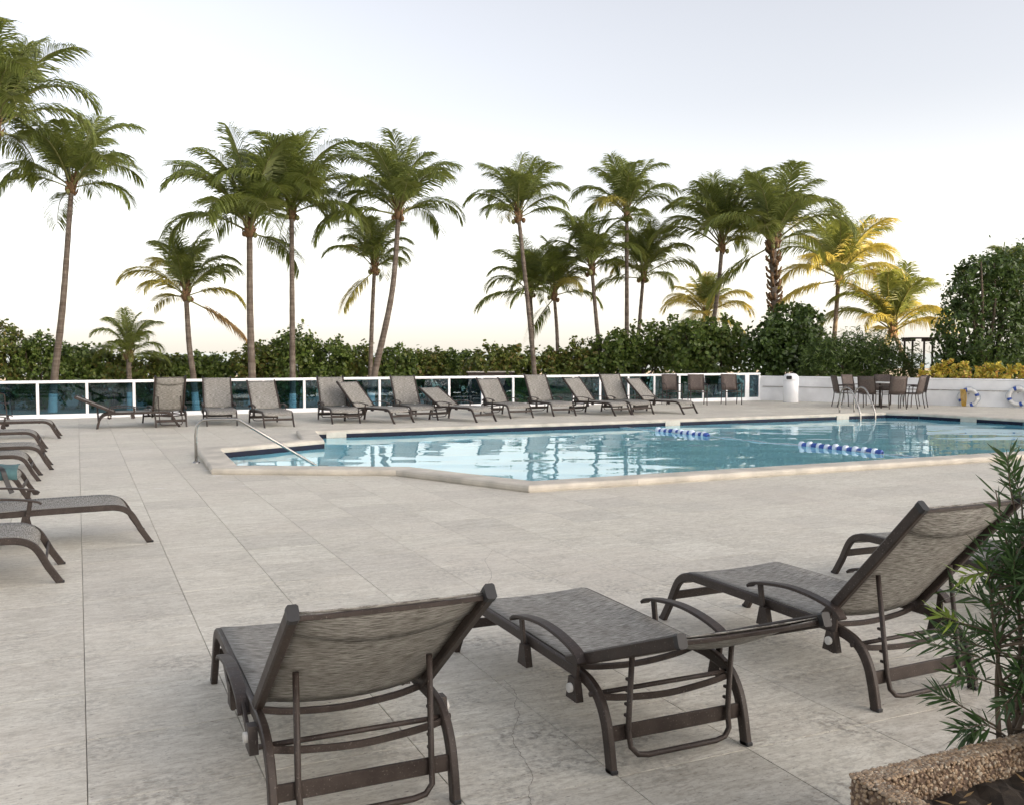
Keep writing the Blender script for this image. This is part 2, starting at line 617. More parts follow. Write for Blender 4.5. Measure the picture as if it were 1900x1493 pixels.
def paver_mesh(x0, y0, x1, y1, z=0.0, b_=.001):
    v = [(x0, y0, -.012), (x1, y0, -.012), (x1, y1, -.012), (x0, y1, -.012),
         (x0, y0, z - b_), (x1, y0, z - b_), (x1, y1, z - b_), (x0, y1, z - b_),
         (x0 + b_, y0 + b_, z), (x1 - b_, y0 + b_, z), (x1 - b_, y1 - b_, z), (x0 + b_, y1 - b_, z)]
    f = [(0, 1, 5, 4), (1, 2, 6, 5), (2, 3, 7, 6), (3, 0, 4, 7), (4, 5, 9, 8), (5, 6, 10, 9), (6, 7, 11, 10), (7, 4, 8, 11), (8, 9, 10, 11)]
    return v, f


def project(x, y, z=0.0):
    X, Y, Z = x, y, z - EYE
    cx, f0 = X * math.cos(YAW) - Y * math.sin(YAW), X * math.sin(YAW) + Y * math.cos(YAW)
    fw, up = f0 * math.cos(PITCH) - Z * math.sin(PITCH), f0 * math.sin(PITCH) + Z * math.cos(PITCH)
    if fw < .3:
        return None
    return 950 + F * cx / fw, 746.5 - F * up / fw, fw


tiles = []
for i in range(-22, 52):
    for j in range(-8, 43):
        x0, y0 = i * TX, j * TY
        cx, cy = x0 + TX / 2, y0 + TY / 2
        corners = [(x0, y0), (x0 + TX, y0), (x0 + TX, y0 + TY), (x0, y0 + TY)]
        if not all(inside(DECK, *c) for c in corners) and not (inside(DECK, cx, cy) and y0 + TY > 25.5):
            ins_deck = inside(DECK, cx, cy)
            if not ins_deck:
                continue
            part = 'edge'
        else:
            part = 'full'
        nin = sum(inside(POOL_OUT, *c) for c in corners)
        if nin == 4 and inside(POOL_OUT, cx, cy):
            continue
        near_pool = nin > 0 or any(x0 <= p[0] <= x0 + TX and y0 <= p[1] <= y0 + TY for p in POOL_OUT)
        pr = project(cx, cy)
        vis = 0
        if pr and -120 < pr[0] < 2020 and pr[1] < 1640:
            vis = 1e6 / (pr[2] ** 3)
        tiles.append((vis, i, j, 'cut' if near_pool else part))
tiles.sort(reverse=True)
pv, pf = paver_mesh(GAP / 2, GAP / 2, TX - GAP / 2, TY - GAP / 2)
base_me = bpy.data.meshes.new('paver')
base_me.from_pydata(pv, [], pf)
base_me.materials.append(M['deck'])
rest = MB()
count = 0
for vis, i, j, part in tiles:
    x0, y0 = i * TX, j * TY
    if part == 'full' and vis > 0 and count < 300:
        o = bpy.data.objects.new('paver', base_me)
        COL.objects.link(o)
        o.parent = deck
        o.location = (x0, y0, random.uniform(-.0003, .0003))
        count += 1
        continue
    if part == 'full':
        v, f = paver_mesh(x0 + GAP / 2, y0 + GAP / 2, x0 + TX - GAP / 2, y0 + TY - GAP / 2, random.uniform(-.0003, .0003))
        rest.add(v, f)
    else:
        k = 6
        vs, fs, ids = [], [], {}
        w, h = (TX - GAP) / k, (TY - GAP) / k
        for a in range(k):
            for c in range(k):
                xa, ya = x0 + GAP / 2 + a * w, y0 + GAP / 2 + c * h
                if inside(POOL_MID, xa + w / 2, ya + h / 2) or not inside(DECK, xa + w / 2, ya + h / 2):
                    continue
                q = []
                for da, dc in ((0, 0), (1, 0), (1, 1), (0, 1)):
                    key = (a + da, c + dc)
                    if key not in ids:
                        ids[key] = len(vs)
                        vs.append((x0 + GAP / 2 + (a + da) * w, y0 + GAP / 2 + (c + dc) * h, 0))
                    q.append(ids[key])
                fs.append(tuple(q))
        rest.add(vs, fs)
o = rest.build('paver_field', M['deck'], deck)
o['kind'] = 'stuff'

# hairline crack wandering through the near paving, white scuffs by the pool steps
for pts in ([(935, 1262), (950, 1275), (958, 1290), (955, 1306), (963, 1325), (955, 1345), (950, 1368), (962, 1392), (975, 1412), (988, 1440), (982, 1470), (990, 1500)],
            [(905, 1085), (912, 1060), (900, 1040), (915, 1020)]):
    b = MB()
    path = smooth_path([G(x, y, .0022) for x, y in pts], 5)
    path = [p + Vector((random.uniform(-.006, .006), random.uniform(-.006, .006), 0)) for p in path]
    for k in range(len(path) - 1):
        w0, w1 = random.uniform(.0005, .0017), random.uniform(.0005, .0017)
        b.add([path[k] + Vector((-w0, 0, 0)), path[k] + Vector((w0, 0, 0)), path[k + 1] + Vector((w1, 0, 0)), path[k + 1] + Vector((-w1, 0, 0))], [(0, 1, 2, 3)])
    b.build('crack', M['crack'], deck)

for px, py, lx, ly in ((400, 882, .30, .05), (428, 893, .22, .03), (385, 872, .16, .05), (450, 900, .16, .025), (300, 905, .22, .03), (262, 912, .16, .025), (330, 897, .14, .02), (232, 921, .26, .02), (610, 958, .05, .02)):
    c = G(px, py, .0022)
    m = 14
    b = MB()
    rr = [random.uniform(.45, 1.0) for _ in range(m)]
    b.add([(c.x + math.cos(6.2832 * k / m - YAW) * lx * rr[k] * .5 * math.cos(0), c.y + math.sin(6.2832 * k / m - YAW) * (ly + .1 * lx) * rr[k] * .5, .0022) for k in range(m)], [tuple(range(m))])
    b.build('scuff_mark', M['chalk'], deck)

# ------------------------------------------------------------------ pool
pool = struct(empty('swimming_pool', (0, 0, 0)), 'angular swimming pool of clear blue water')
b = MB()
n = len(POOL)
bot = [(*p, -1.35) for p in POOL]
loops = [[Vector(p) for p in bot]]
b.add(bot, [t for t in tessellate_polygon(loops)])
for i in range(n):
    p, q = POOL[i], POOL[(i + 1) % n]
    b.add([(*p, -1.35), (*q, -1.35), (*q, .0), (*p, .0)], [(0, 3, 2, 1)])
b.build('basin', M['plaster'], pool)
for k in range(3):                                   # steps at the shallow end under the handrail
    b = MB()
    b.box((2.55 + .36 * k, 14.45, -1.35 + (1.05 - .3 * k) / 2), (.36, 2.0 - .25 * k, 1.05 - .3 * k), 0, .02)
    b.build('step', M['plaster'], pool)
for i in range(n):                                   # navy waterline tile band
    p, q = Vector(POOL[i]), Vector(POOL[(i + 1) % n])
    e = (q - p).normalized(); nrm = Vector((-e.y, e.x))
    a, c = p + nrm * .008 + e * .004, q + nrm * .008 - e * .004
    b = MB()
    b.add([(*a, -.2), (*c, -.2), (*c, .045), (*a, .045)], [(0, 1, 2, 3)])
    b.build('waterline_tile', M['navy'], pool)
# water: a rippled sheet whose edge runs on under the coping nose
lap = offset(POOL, .05)
gs = .055
xs0, ys0 = 1.6, 9.8
nx, ny = int((21.4 - xs0) / gs), int((18.9 - ys0) / gs)
g = np.random.default_rng(77)
X, Y = np.meshgrid(xs0 + gs * np.arange(nx + 1), ys0 + gs * np.arange(ny + 1), indexing='ij')
Hh = np.zeros_like(X)
for k in range(26):
    lam = 10 ** g.uniform(math.log10(.30), math.log10(1.9))
    th = g.normal(.9, .75)
    kk_ = 2 * math.pi / lam
    ph = g.uniform(0, 6.28)
    Hh += .0020 / kk_ * np.sin(kk_ * (X * math.cos(th) + Y * math.sin(th)) + ph + .8 * np.sin(.9 * X + .7 * Y + k))
Zw = Z_WATER + Hh
b = MB()
ids = {}
for i in range(nx):
    for j in range(ny):
        if inside(lap, X[i, j] + gs / 2, Y[i, j] + gs / 2):
            q = []
            for di, dj in ((0, 0), (1, 0), (1, 1), (0, 1)):
                key = (i + di, j + dj)
                if key not in ids:
                    ids[key] = len(b.v)
                    b.v.append((X[key], Y[key], Zw[key]))
                q.append(ids[key])
            b.face(q, True)
w_ob = b.build('water', M['water'], pool)

# coping: bullnosed stones laid end to end
prof = [(-.345, -.01), (-.360, .020), (-.362, .050), (-.353, .074), (-.330, .084), (-.03, .084), (-.008, .077), (.008, .058), (.013, .034), (.008, .010), (-.005, -.004)]
for i in range(n):
    p, q = Vector(POOL[i]), Vector(POOL[(i + 1) % n])
    po, qo = Vector(POOL_OUT[i]), Vector(POOL_OUT[(i + 1) % n])
    L = (q - p).length
    m = max(1, round(L / 1.2))
    e = (q - p).normalized(); nrm = Vector((-e.y, e.x))      # towards the water
    for k in range(m):
        ends = []
        for t, sgn in ((k / m, 1), ((k + 1) / m, -1)):
            inn = p.lerp(q, t)
            out = po.lerp(qo, t) if t in (0, 1) else inn - nrm * .36
            d = (out - inn) / .36
            ends.append([Vector((*(inn - d * u + e * (sgn * .0015)), z)) if u < 0 else Vector((*(inn + nrm * u + e * (sgn * .0015)), z)) for u, z in prof])
        vs = ends[0] + ends[1]
        kk = len(prof)
        fs = [(j, (j + 1) % kk, kk + (j + 1) % kk, kk + j) for j in range(kk)] + [tuple(range(kk - 1, -1, -1)), tuple(range(kk, 2 * kk))]
        b = MB()
        b.add(vs, fs)
        ob = b.build('coping_stone', M['coping'], pool)
        bm = bmesh.new(); bm.from_mesh(ob.data); bmesh.ops.recalc_face_normals(bm, faces=bm.faces); bm.to_mesh(ob.data); bm.free()
# depth marker tiles, set into the far coping and waterline
for x in (4.62, 12.45, 17.5):
    b = MB()
    b.box((x, 18.45 - (x - 4.22) * .01697 - .020, -.018), (.40, .012, .125), 0, .002)
    b.build('depth_marker', M['marker'], pool)
e = (Vector(POOL[5]) - Vector(POOL[4])).normalized(); nrm = Vector((-e.y, e.x))
c0 = Vector(POOL[5]).lerp(Vector(POOL[4]), .5) + nrm * .018
b = MB(); b.box((*c0, -.018), (.40, .012, .125), math.atan2(e.y, e.x), .002)
b.build('depth_marker', M['marker'], pool)

# ------------------------------------------------------------------ unseen tower, added on the right to cast the shade the deck lies in
nv, ev = cam2w(.5, .866).normalized(), cam2w(.866, -.5).normalized()
EDGE = 38.8
TOWER_H = 20 + 265 * math.tan(SUN_EL)
tw = empty('shade_tower', nv * ((EDGE - 18) / 2) + ev * 235, math.atan2(nv.y, nv.x))
tag(tw, 'unseen tall concrete tower added beyond the right edge to shade the deck', 'building')
b = MB(); b.box((0, 0, TOWER_H / 2 - .5), (EDGE + 18, 14, TOWER_H)); b.build('wall', M['concrete'], tw)
for k in range(int(TOWER_H / 3.3) - 1):
    b = MB(); b.box((0, 0, 2.6 + k * 3.3), (EDGE + 18 - .3, 16.2, .22)); b.build('balcony_slab', M['white'], tw)
    b = MB(); b.box((0, 0, 4.0 + k * 3.3), (EDGE + 18 - 3, 14.2, 1.5)); b.build('window', M['window'], tw)

# ------------------------------------------------------------------ glass fence
FY = 25.83
fence = empty('glass_fence', (10, FY, 0))
tag(fence, 'low white railing with teal tinted glass panels along the far side of the deck', 'fence')


def fbox(name, mat, x0, x1, y0, y1, z0, z1, bev=.006):
    b = MB(); b.box(((x0 + x1) / 2 - 10, (y0 + y1) / 2 - FY, (z0 + z1) / 2), (x1 - x0, y1 - y0, z1 - z0), 0, bev)
    return b.build(name, mat, fence)


FX0, FX1 = -13.95, 21.10
fbox('top_rail', M['white'], FX0, FX1, FY - .045, FY + .045, .855, .925, .012)
fbox('bottom_rail', M['white'], FX0, FX1, FY - .03, FY + .03, .045, .105)
fbox('kerb', M['white'], FX0, FX1, FY - .07, FY + .07, -.012, .044)
posts = [-13.92 + 1.085 * k for k in range(12)] + [-.9, .2, 1.29, 2.40, 3.45, 4.51, 5.60, 6.66, 7.72, 8.75, 9.81, 10.85, 11.86, 12.87, 13.90, 14.85, 15.88, 16.85, 17.82, 18.76, 19.70, 20.55]
for x in posts:
    wd = .17 if x == 20.55 else .065
    fbox('post', M['white'], x - wd / 2, x + wd / 2, FY - .032, FY + .032, .105, .855)
for x0, x1 in zip(posts, posts[1:]):
    fbox('glass_panel', M['glass'], x0 + .036, x1 - (.09 if x1 == 20.55 else .036), FY - .005, FY + .005, .107, .853, 0)
fbox('glass_panel', M['glass'], 20.64, 21.03, FY - .005, FY + .005, .107, .853, 0)
fbox('post', M['white'], 21.03, 21.10, FY - .034, FY + .034, .105, .855)

# ------------------------------------------------------------------ white wall on the right
wall = empty('garden_wall', (WALL[0].x, WALL[0].y, 0))
tag(wall, 'low white rendered wall behind the dining chairs and life rings', 'wall')
for k in range(2):
    p, q = WALL[k], WALL[k + 1]
    e = (q - p).normalized()
    ang = math.atan2(e.y, e.x)
    nn = Vector((-e.y, e.x))
    mid = (p + q) / 2 + nn * .11 - WALL[0]
    L = (q - p).length
    b = MB(); b.box((mid.x, mid.y, .385), (L - .004, .2, .79), ang, .008); b.build('wall_panel', M['wall'], wall)
    b = MB(); b.box((mid.x, mid.y, .800), (L - .006, .24, .04), ang, .010); b.build('wall_coping', M['white'], wall)
    m2 = (p + q) / 2 - WALL[0] - nn * .0
    b = MB(); b.box((m2.x, m2.y, .47), (L - .2, .022, .018), ang); b.build('conduit', M['steel'], wall)
    for j in range(int(L / 1.8)):
        pp = p + e * (1.0 + j * 1.8) - WALL[0]
        b = MB(); b.box((pp.x, pp.y, .27), (.014, .02, .40), ang); b.build('drain_strip', M['steel'], wall)


def on_wall(px, z=.7):
    """point of the wall's face at pixel column px"""
    best = None
    for k in range(2):
        p, q = WALL[k], WALL[k + 1]
        for t in range(400):
            c = p.lerp(q, t / 400)
            pr = project(c.x, c.y, z)
            d = abs(pr[0] - px)
            if best is None or d < best[0]:
                best = (d, c, (q - p).normalized())
    return best[1], best[2]


# ------------------------------------------------------------------ sun loungers
HW = .318                                             # half the width between the side rails
S_HINGE, Z_HINGE, L_BACK = .33, .335, .82


def uvgrid(name, pts, mat, parent, thick=.004):
    """pts: rows of points; sheet with UVs (metres) and thickness"""
    nu, nv_ = len(pts), len(pts[0])
    vs = [p for r_ in pts for p in r_]
    fs = [(i * nv_ + j, i * nv_ + j + 1, (i + 1) * nv_ + j + 1, (i + 1) * nv_ + j) for i in range(nu - 1) for j in range(nv_ - 1)]
    me = bpy.data.meshes.new(name)
    me.from_pydata([tuple(v) for v in vs], [], fs)
    uv = me.uv_layers.new(name='UVMap')
    along = [0]
    for i in range(1, nu):
        along.append(along[-1] + (Vector(pts[i][nv_ // 2]) - Vector(pts[i - 1][nv_ // 2])).length)
    for poly in me.polygons:
        for li in poly.loop_indices:
            vi = me.loops[li].vertex_index
            uv.data[li].uv = (vs[vi][0], along[vi // nv_])
    me.polygons.foreach_set('use_smooth', [True] * len(me.polygons))
    o = link(name, me, mat, parent)
    md = o.modifiers.new('thickness', 'SOLIDIFY')
    md.thickness = thick
    md.offset = 0
    return o


BACKS = {}


def lounger(theta, arm='up', seed=0):
    """one lounger at the origin: rear feet at y=0, foot end at y=1.64; returns its empty"""
    root = empty('sun_lounger')
    fm = M['frame']
    bar = rectp(.030, .048)
    side = [(0, -.006, .001), (.0, .014, .10), (0, .042, .19), (0, .095, .262), (0, .17, .298), (0, .27, .312), (0, .45, .316), (0, .90, .318), (0, 1.28, .318),
            (0, 1.38, .312), (0, 1.45, .286), (0, 1.50, .235), (0, 1.56, .12), (0, 1.635, .001)]
    sp = [side[0]] + smooth_path(side[1:6], 4) + smooth_path(side[7:13], 4) + [side[13]]
    for sx in (-1, 1):
        b = MB()
        b.sweep([(sx * HW, p[1], p[2]) for p in sp], bar, side=(1, 0, 0))
        b.build('side_rail', fm, root)
        for s_, ang in ((-.006, 0), (1.635, 0)):
            b = MB(); b.box((sx * HW, s_, .009), (.030, .052, .018), 0, .004)
            b.build('rubber_foot', M['black'], root)
    # seat sling
    rows = []
    sl = [(.345, .340), (.42, .342), (.55, .343), (.75, .344), (.95, .344), (1.15, .344), (1.30, .344), (1.385, .337), (1.45, .313), (1.485, .275), (1.498, .25)]
    for y, z in sl:
        row = []
        for k in range(9):
            u = -1 + 2 * k / 8
            sag = (1 - u * u) * (.026 if .4 < y < 1.35 else .012)
            row.append((u * (HW - .006), y, z - sag))
        rows.append(row)
    uvgrid('seat_sling', rows, M['sling'], root)
    # cross members
    b = MB(); b.box((0, .030, .135), (2 * HW - .026, .014, .062), 0, .004); b.build('rear_crossbar', fm, root)
    b = MB(); b.box((0, 1.548, .165), (2 * HW - .026, .014, .050), 0, .004); b.build('front_crossbar', fm, root)
    b = MB(); b.tube([(-HW - .028, .12, .268), (HW + .028, .12, .268)], .0105, 8); b.build('pivot_rod', fm, root)
    b = MB()
    b.sweep(smooth_path([(-HW, .10, .262), (-.2, .10, .242), (0, .10, .228), (.2, .10, .242), (HW, .10, .262)], 4), rectp(.012, .026), side=(0, 1, 0))
    b.build('curved_stretcher', fm, root)
    b = MB()
    b.sweep(smooth_path([(-HW, .34, .318), (-.2, .34, .292), (0, .34, .278), (.2, .34, .292), (HW, .34, .318)], 4), rectp(.02, .024), side=(0, 1, 0))
    b.build('curved_stretcher', fm, root)
    b = MB()
    b.sweep(smooth_path([(-HW, 1.28, .310), (0, 1.28, .276), (HW, 1.28, .310)], 5), rectp(.02, .022), side=(0, 1, 0))
    b.build('curved_stretcher', fm, root)
    # back
    ct, st = math.cos(theta), math.sin(theta)

    def bk(x, l, h):                                  # back plane: l up the back, h off its front face
        return (x, S_HINGE - l * ct + h * st, Z_HINGE + l * st + h * ct)
    for sx in (-1, 1):
        b = MB()
        b.sweep([bk(sx * (HW - .004), l, 0) for l in (-.02, .2, .4, .6, .8, L_BACK)], rectp(.034, .050), side=(1, 0, 0))
        b.build('back_rail', fm, root)
        b = MB()
        b.sweep([bk(sx * (HW - .004), l, 0) for l in (L_BACK - .004, L_BACK + .022)], rectp(.037, .053), side=(1, 0, 0))
        b.build('end_cap', M['black'], root)
    b = MB()
    b.sweep(smooth_path([bk(-HW + .02, L_BACK - .012, -.006), bk(-.15, L_BACK - .012, -.009), bk(.15, L_BACK - .012, -.009), bk(HW - .02, L_BACK - .012, -.006)], 3), rectp(.016, .016), side=(0, 0, 1))
    b.build('head_bar', fm, root)
    rows = []
    for k in range(13):
        l = .015 + (L_BACK - .025) * k / 12
        row = []
        for j in range(9):
            u = -1 + 2 * j / 8
            sag = (1 - u * u) * (.036 - .032 * (k / 12) ** 3)
            row.append(bk(u * (HW - .008), l + .0 * u, .012 - sag))
        rows.append(row)
    uvgrid('back_sling', rows, M['sling'], root)
    rows = []
    for k in range(5):
        l = L_BACK - .008 - .15 * k / 4
        row = []
        for j in range(9):
            u = -1 + 2 * j / 8
            sag = (1 - u * u) * (.010 + .034 * (k / 4) ** .6) + .004
            row.append(bk(u * (HW - .012), l - (1 - u * u) * .03 * k / 4, .008 - sag))
        rows.append(row)
    uvgrid('head_pocket', rows, M['sling'], root)
    # prop stand: a U of tube hung from the back rails, its notched legs caught on the pivot rod
    top = bk(0, .36, -.018)
    pr_ = [(-.235, top[1], top[2]), (-.235, .012, .145), (-.232, -.004, .085), (-.205, -.012, .056), (-.16, -.014, .048), (.16, -.014, .048), (.205, -.012, .056), (.232, -.004, .085), (.235, .012, .145), (.235, top[1], top[2])]
    b = MB(); b.tube(pr_, .0115, 8); po = b.build('prop_stand', fm, root)
    for sx in (-1, 1):
        for z in (.20, .245, .30, .345):
            t_ = (z - .145) / (top[2] - .145)
            b = MB(); b.box((sx * .235, .012 + (top[1] - .012) * t_ + .02, z), (.012, .022, .012), 0, .002)
            b.build('notch_peg', fm, po)
    # arms on linked posts
    ds, dz = (0, 0) if arm == 'up' else (.24, -.095)
    for sx in (-1, 1):
        x = sx * (HW + .032)
        ap = smooth_path([(x, .17 + ds, .375 + dz), (x, .22 + ds, .412 + dz), (x, .36 + ds, .440 + dz), (x, .52 + ds, .448 + dz), (x, .68 + ds, .432 + dz), (x, .78 + ds, .412 + dz), (x, .815 + ds, .392 + dz)], 4)
        b = MB(); b.sweep(ap, rectp(.048, .015), side=(1, 0, 0))
        ar = b.build('armrest', fm, root)
        for (s0, s1, z0) in ((.70, .735, .415), (.235, .215, .400)):
            b = MB()
            b.sweep([(x, s0, .205), (x, s1 + ds * .95, z0 + dz)], rectp(.014, .034), side=(1, 0, 0))
            b.build('arm_post', fm, ar)
            b = MB()
            o_ = len(b.v)
            for xx in (x - .016, x + .016):
                b.v += [(xx, s0 - .046, .212), (xx, s0 + .046, .212), (xx, s0 + .024, .305), (xx, s0 - .024, .305)]
            for q in ((0, 1, 2, 3), (7, 6, 5, 4), (0, 4, 5, 1), (1, 5, 6, 2), (2, 6, 7, 3), (3, 7, 4, 0)):
                b.face(q)
            b.build('bracket', fm, root)
        b = MB(); b.tube([(x - .004 * sx, .235, .262), (x + .03 * sx, .235, .262)], .019, 10)
        b.build('bushing', M['bushing'], root)
    return root


PROTO = {}


def place(loc, heading, theta, arm, label, group):
    """heading: compass direction of the foot end (0 = towards the fence, +Y)"""
    key = (round(math.degrees(theta)), arm)
    if key not in PROTO:
        PROTO[key] = o = lounger(theta, arm)
    else:
        o = copy_tree(PROTO[key])
    o.location = loc
    o.rotation_euler = (0, 0, -heading)
    return tag(o, label, 'sun lounger', group)


def by_hinge(px, py, heading, theta, arm, label, group):
    p = G(px, py, .335)
    d = Vector((math.sin(heading), math.cos(heading), 0))
    return place((p.x - d.x * S_HINGE, p.y - d.y * S_HINGE, 0), heading, theta, arm, label, group)


NEAR = 'sun loungers in the foreground'
place((.875, 3.10, 0), R(.5), R(37), 'down', 'foreground sun lounger seen from behind, left one, its back half raised', NEAR)
place((2.14, 3.07, 0), R(0), R(21), 'up', 'foreground sun lounger in the middle, back lowered almost flat, arms raised', NEAR)
place((3.54, 3.13, 0), R(-1.5), R(48), 'up', 'foreground sun lounger with steep back partly behind the leafy planter shrub', NEAR)
place((5.25, 3.60, 0), R(2), R(30), 'up', 'sun lounger mostly hidden behind the planter shrub, only its foot end clear', NEAR)

ROW = 'sun loungers in the row along the glass fence'
FAR = [(212, 764, 92, 28, 'leftmost lounger at the glass fence, seen side on with its head to the left'),
       (405, 756, 184, 60, 'upright lounger at the glass fence facing the camera above the pool handrail'),
       (494, 758, 178, 52, 'lounger at the glass fence right above the sloping end of the pool handrail'),
       (620, 753, 182, 60, 'tall backed lounger, left of the overlapping pair at the glass fence'),
       (676, 754, 152, 48, 'leaning lounger, right of the overlapping pair at the glass fence'),
       (757, 749, 180, 60, 'upright lounger just right of the overlapping pair at the glass fence'),
       (832, 752, 158, 34, 'lowest reclined lounger in the middle of the glass fence row'),
       (923, 746, 176, 50, 'lounger right of the lowest reclined one at the glass fence'),
       (1006, 743, 180, 60, 'fourth lounger from the right end of the glass fence row, back upright'),
       (1088, 743, 162, 50, 'third lounger from the right end of the glass fence row, leaning back'),
       (1146, 741, 180, 60, 'second lounger from the right end of the glass fence row, back upright'),
       (1206, 741, 158, 47, 'lounger at the right end of the row, next to the dining chairs')]
for px, py, hd, th, lab in FAR:
    by_hinge(px, py, R(hd), R(th - 4), 'up', lab, ROW)
c = G(318, 792)
place((c.x, c.y, 0), R(-6), R(66), 'up', 'upright lounger turned to the glass fence, seen from behind left of the pool handrail', ROW)

LEFT = 'sun loungers lined up at the left edge'
for x, y, hd, lab in [(-.14, 7.28, 90, 'nearest lounger at the left edge, only a short foot end in view'),
                      (.53, 8.54, 87, 'second nearest lounger at the left edge, reaching furthest into view'),
                      (-.48, 11.34, 92, 'lounger at the left edge with a teal towel over it'),
                      (-.47, 13.23, 90, 'lounger at the left edge just beyond the towel'),
                      (-.35, 14.45, 88, 'second lounger beyond the towel at the left edge'),
                      (-.50, 17.10, 90, 'next to last lounger of the left edge line'),
                      (-.33, 19.73, 91, 'farthest lounger of the left edge line')]:
    h = R(hd)
    d = Vector((math.sin(h), math.cos(h)))
    r_ = Vector((d.y, -d.x))
    c = Vector((x, y)) - d * 1.635 - r_ * HW
    place((c.x, c.y, 0), h, R(12), 'up', lab, LEFT)

# towel on the third lounger, black strap hanging off it
random.seed(3)
tw_x, tw_y = -.86, 11.68
rows = []
for i in range(13):
    row = []
    for j in range(11):
        u, v = i / 12, j / 10
        x = tw_x - .55 + .80 * u
        y = tw_y - .36 + .66 * v
        z = .362 + .018 * math.sin(9 * u + 3 * v) * math.sin(7 * v + 1) + random.uniform(0, .008)
        if v < .12:
            z -= .12 * (1 - v / .12); y = tw_y - .345 - .01 * random.random()
        row.append((x, y, z))
    rows.append(row)
o = uvgrid('beach_towel', rows, M['towel'], None, .008)
tag(o, 'crumpled teal towel lying on a lounger at the left edge', 'towel')
b = MB()
b.sweep(smooth_path([(tw_x + .02, tw_y - .1, .385), (tw_x + .08, tw_y - .25, .39), (tw_x + .12, tw_y - .355, .36), (tw_x + .15, tw_y - .372, .25), (tw_x + .2, tw_y - .375, .12)], 4), rectp(.05, .008), side=(1, .2, 0))
tag(b.build('bag_strap', M['black']), 'black strap hanging down over the teal towel', 'strap')


# ------------------------------------------------------------------ dining chairs and table
def chair():
    root = empty('dining_chair')
    fm = M['frame']
    for sx in (-1, 1):
        b = MB(); b.tube(smooth_path([(sx * .25, .24, 0), (sx * .25, .225, .30), (sx * .25, .20, .40)], 3), .014, 7); b.build('leg', fm, root)
        b = MB(); b.tube(smooth_path([(sx * .25, -.27, 0), (sx * .25, -.215, .25), (sx * .25, -.20, .40)], 3), .014, 7); b.build('leg', fm, root)
        b = MB(); b.tube(smooth_path([(sx * .245, -.20, .40), (sx * .245, -.25, .65), (sx * .24, -.315, .93)], 4), .014, 7); b.build('back_post', fm, root)
        b = MB(); b.tube(smooth_path([(sx * .25, .20, .40), (sx * .262, .20, .58), (sx * .268, .15, .635), (sx * .268, -.05, .64), (sx * .25, -.24, .63)], 4), .013, 7); b.build('armrest', fm, root)
    b = MB(); b.tube([(-.25, .20, .40), (.25, .20, .40)], .013, 7); b.build('seat_rail', fm, root)
    rows = [[(u * .24, y, .412 - .018 * (1 - u * u)) for u in (-1, -.5, 0, .5, 1)] for y in (-.2, -.1, 0, .1, .2)]
    uvgrid('seat_sling', rows, M['chair_sling'], root)
    rows = [[(u * .24, -.205 - .11 * t - .03 * (1 - u * u), .43 + .50 * t) for u in (-1, -.5, 0, .5, 1)] for t in (0, .25, .5, .75, 1)]
    uvgrid('back_sling', rows, M['chair_sling'], root)
    return root


chair0 = chair()
first = [True]


def put_chair(x, y, heading, label, group):
    o = chair0 if first[0] else copy_tree(chair0)
    first[0] = False
    o.location = (x, y, 0)
    o.rotation_euler = (0, 0, -heading)
    tag(o, label, 'chair', group)


tc = G(1632, 754.5)
table = empty('patio_table', (tc.x, tc.y, 0))
tag(table, 'round patio table among the dining chairs by the white wall', 'table')
b = MB(); b.lathe([(0, .735), (.56, .735), (.58, .728), (.58, .715), (.56, .708), (0, .708)], 32); b.build('table_top', M['tabletop'], table)
b = MB(); b.lathe([(.03, .0), (.03, .708)], 10); b.build('pedestal', M['frame'], table)
b = MB(); b.lathe([(0, .05), (.2, .04), (.26, .0)], 20); b.build('base', M['frame'], table)
GRP = 'dining chairs round the patio table'
cr, cf = math.cos(YAW), math.sin(YAW)
chs = [(-1.08, .0, 'leftmost dining chair at the round table, turned to the right'),
       (-.58, -.72, 'dining chair in front of the round table left of centre, back to the camera'),
       (.05, -.92, 'dining chair in front of the round table at the centre, back to the camera'),
       (.68, -.68, 'dining chair in front of the round table right of centre'),
       (1.08, .05, 'rightmost dining chair at the round table, turned to the left'),
       (.40, .88, 'dining chair behind the round table on the right, facing the camera'),
       (-.45, .85, 'dining chair behind the round table on the left, facing the camera')]
for r_, f_, lab in chs:
    w = cam2w(r_, f_)
    put_chair(tc.x + w.x, tc.y + w.y, math.atan2(-w.x, -w.y), lab, GRP)
GRP = 'chairs at the right end of the fence'
for px, py, hd, lab in [(1247, 750, 196, 'chair half hidden behind the last lounger at the fence'),
                        (1294, 751, 205, 'middle one of three sling chairs in front of the glass fence'),
                        (1357, 750, 200, 'sling chair at the right end of the glass fence, before the wall')]:
    p = G(px, py)
    put_chair(p.x, p.y, R(hd), lab, GRP)
p = G(-2, 779)
put_chair(p.x, p.y, R(100), 'sling chair cut by the left edge in front of the glass fence', 'chairs at the left edge')

# ------------------------------------------------------------------ bin, pool handrail, ladder, lane rope, life rings
p = G(1467, 746)
bn = empty('litter_bin', p)
tag(bn, 'white domed litter bin with a dark opening against the white wall', 'bin')
b = MB(); b.lathe([(.0, .0), (.235, .0), (.245, .02), (.245, .70), (.235, .715), (.0, .715)], 24); b.build('body', M['white'], bn)
b = MB(); b.lathe([(.252, .71), (.256, .73), (.25, .80), (.22, .87), (.16, .915), (.08, .935), (.0, .94)], 24); b.build('dome_lid', M['white'], bn)
w = cam2w(-.12, -.215)
b = MB(); b.box((w.x, w.y, .80), (.17, .12, .11), -YAW + R(-25), .02); b.build('opening_flap', M['black'], bn)

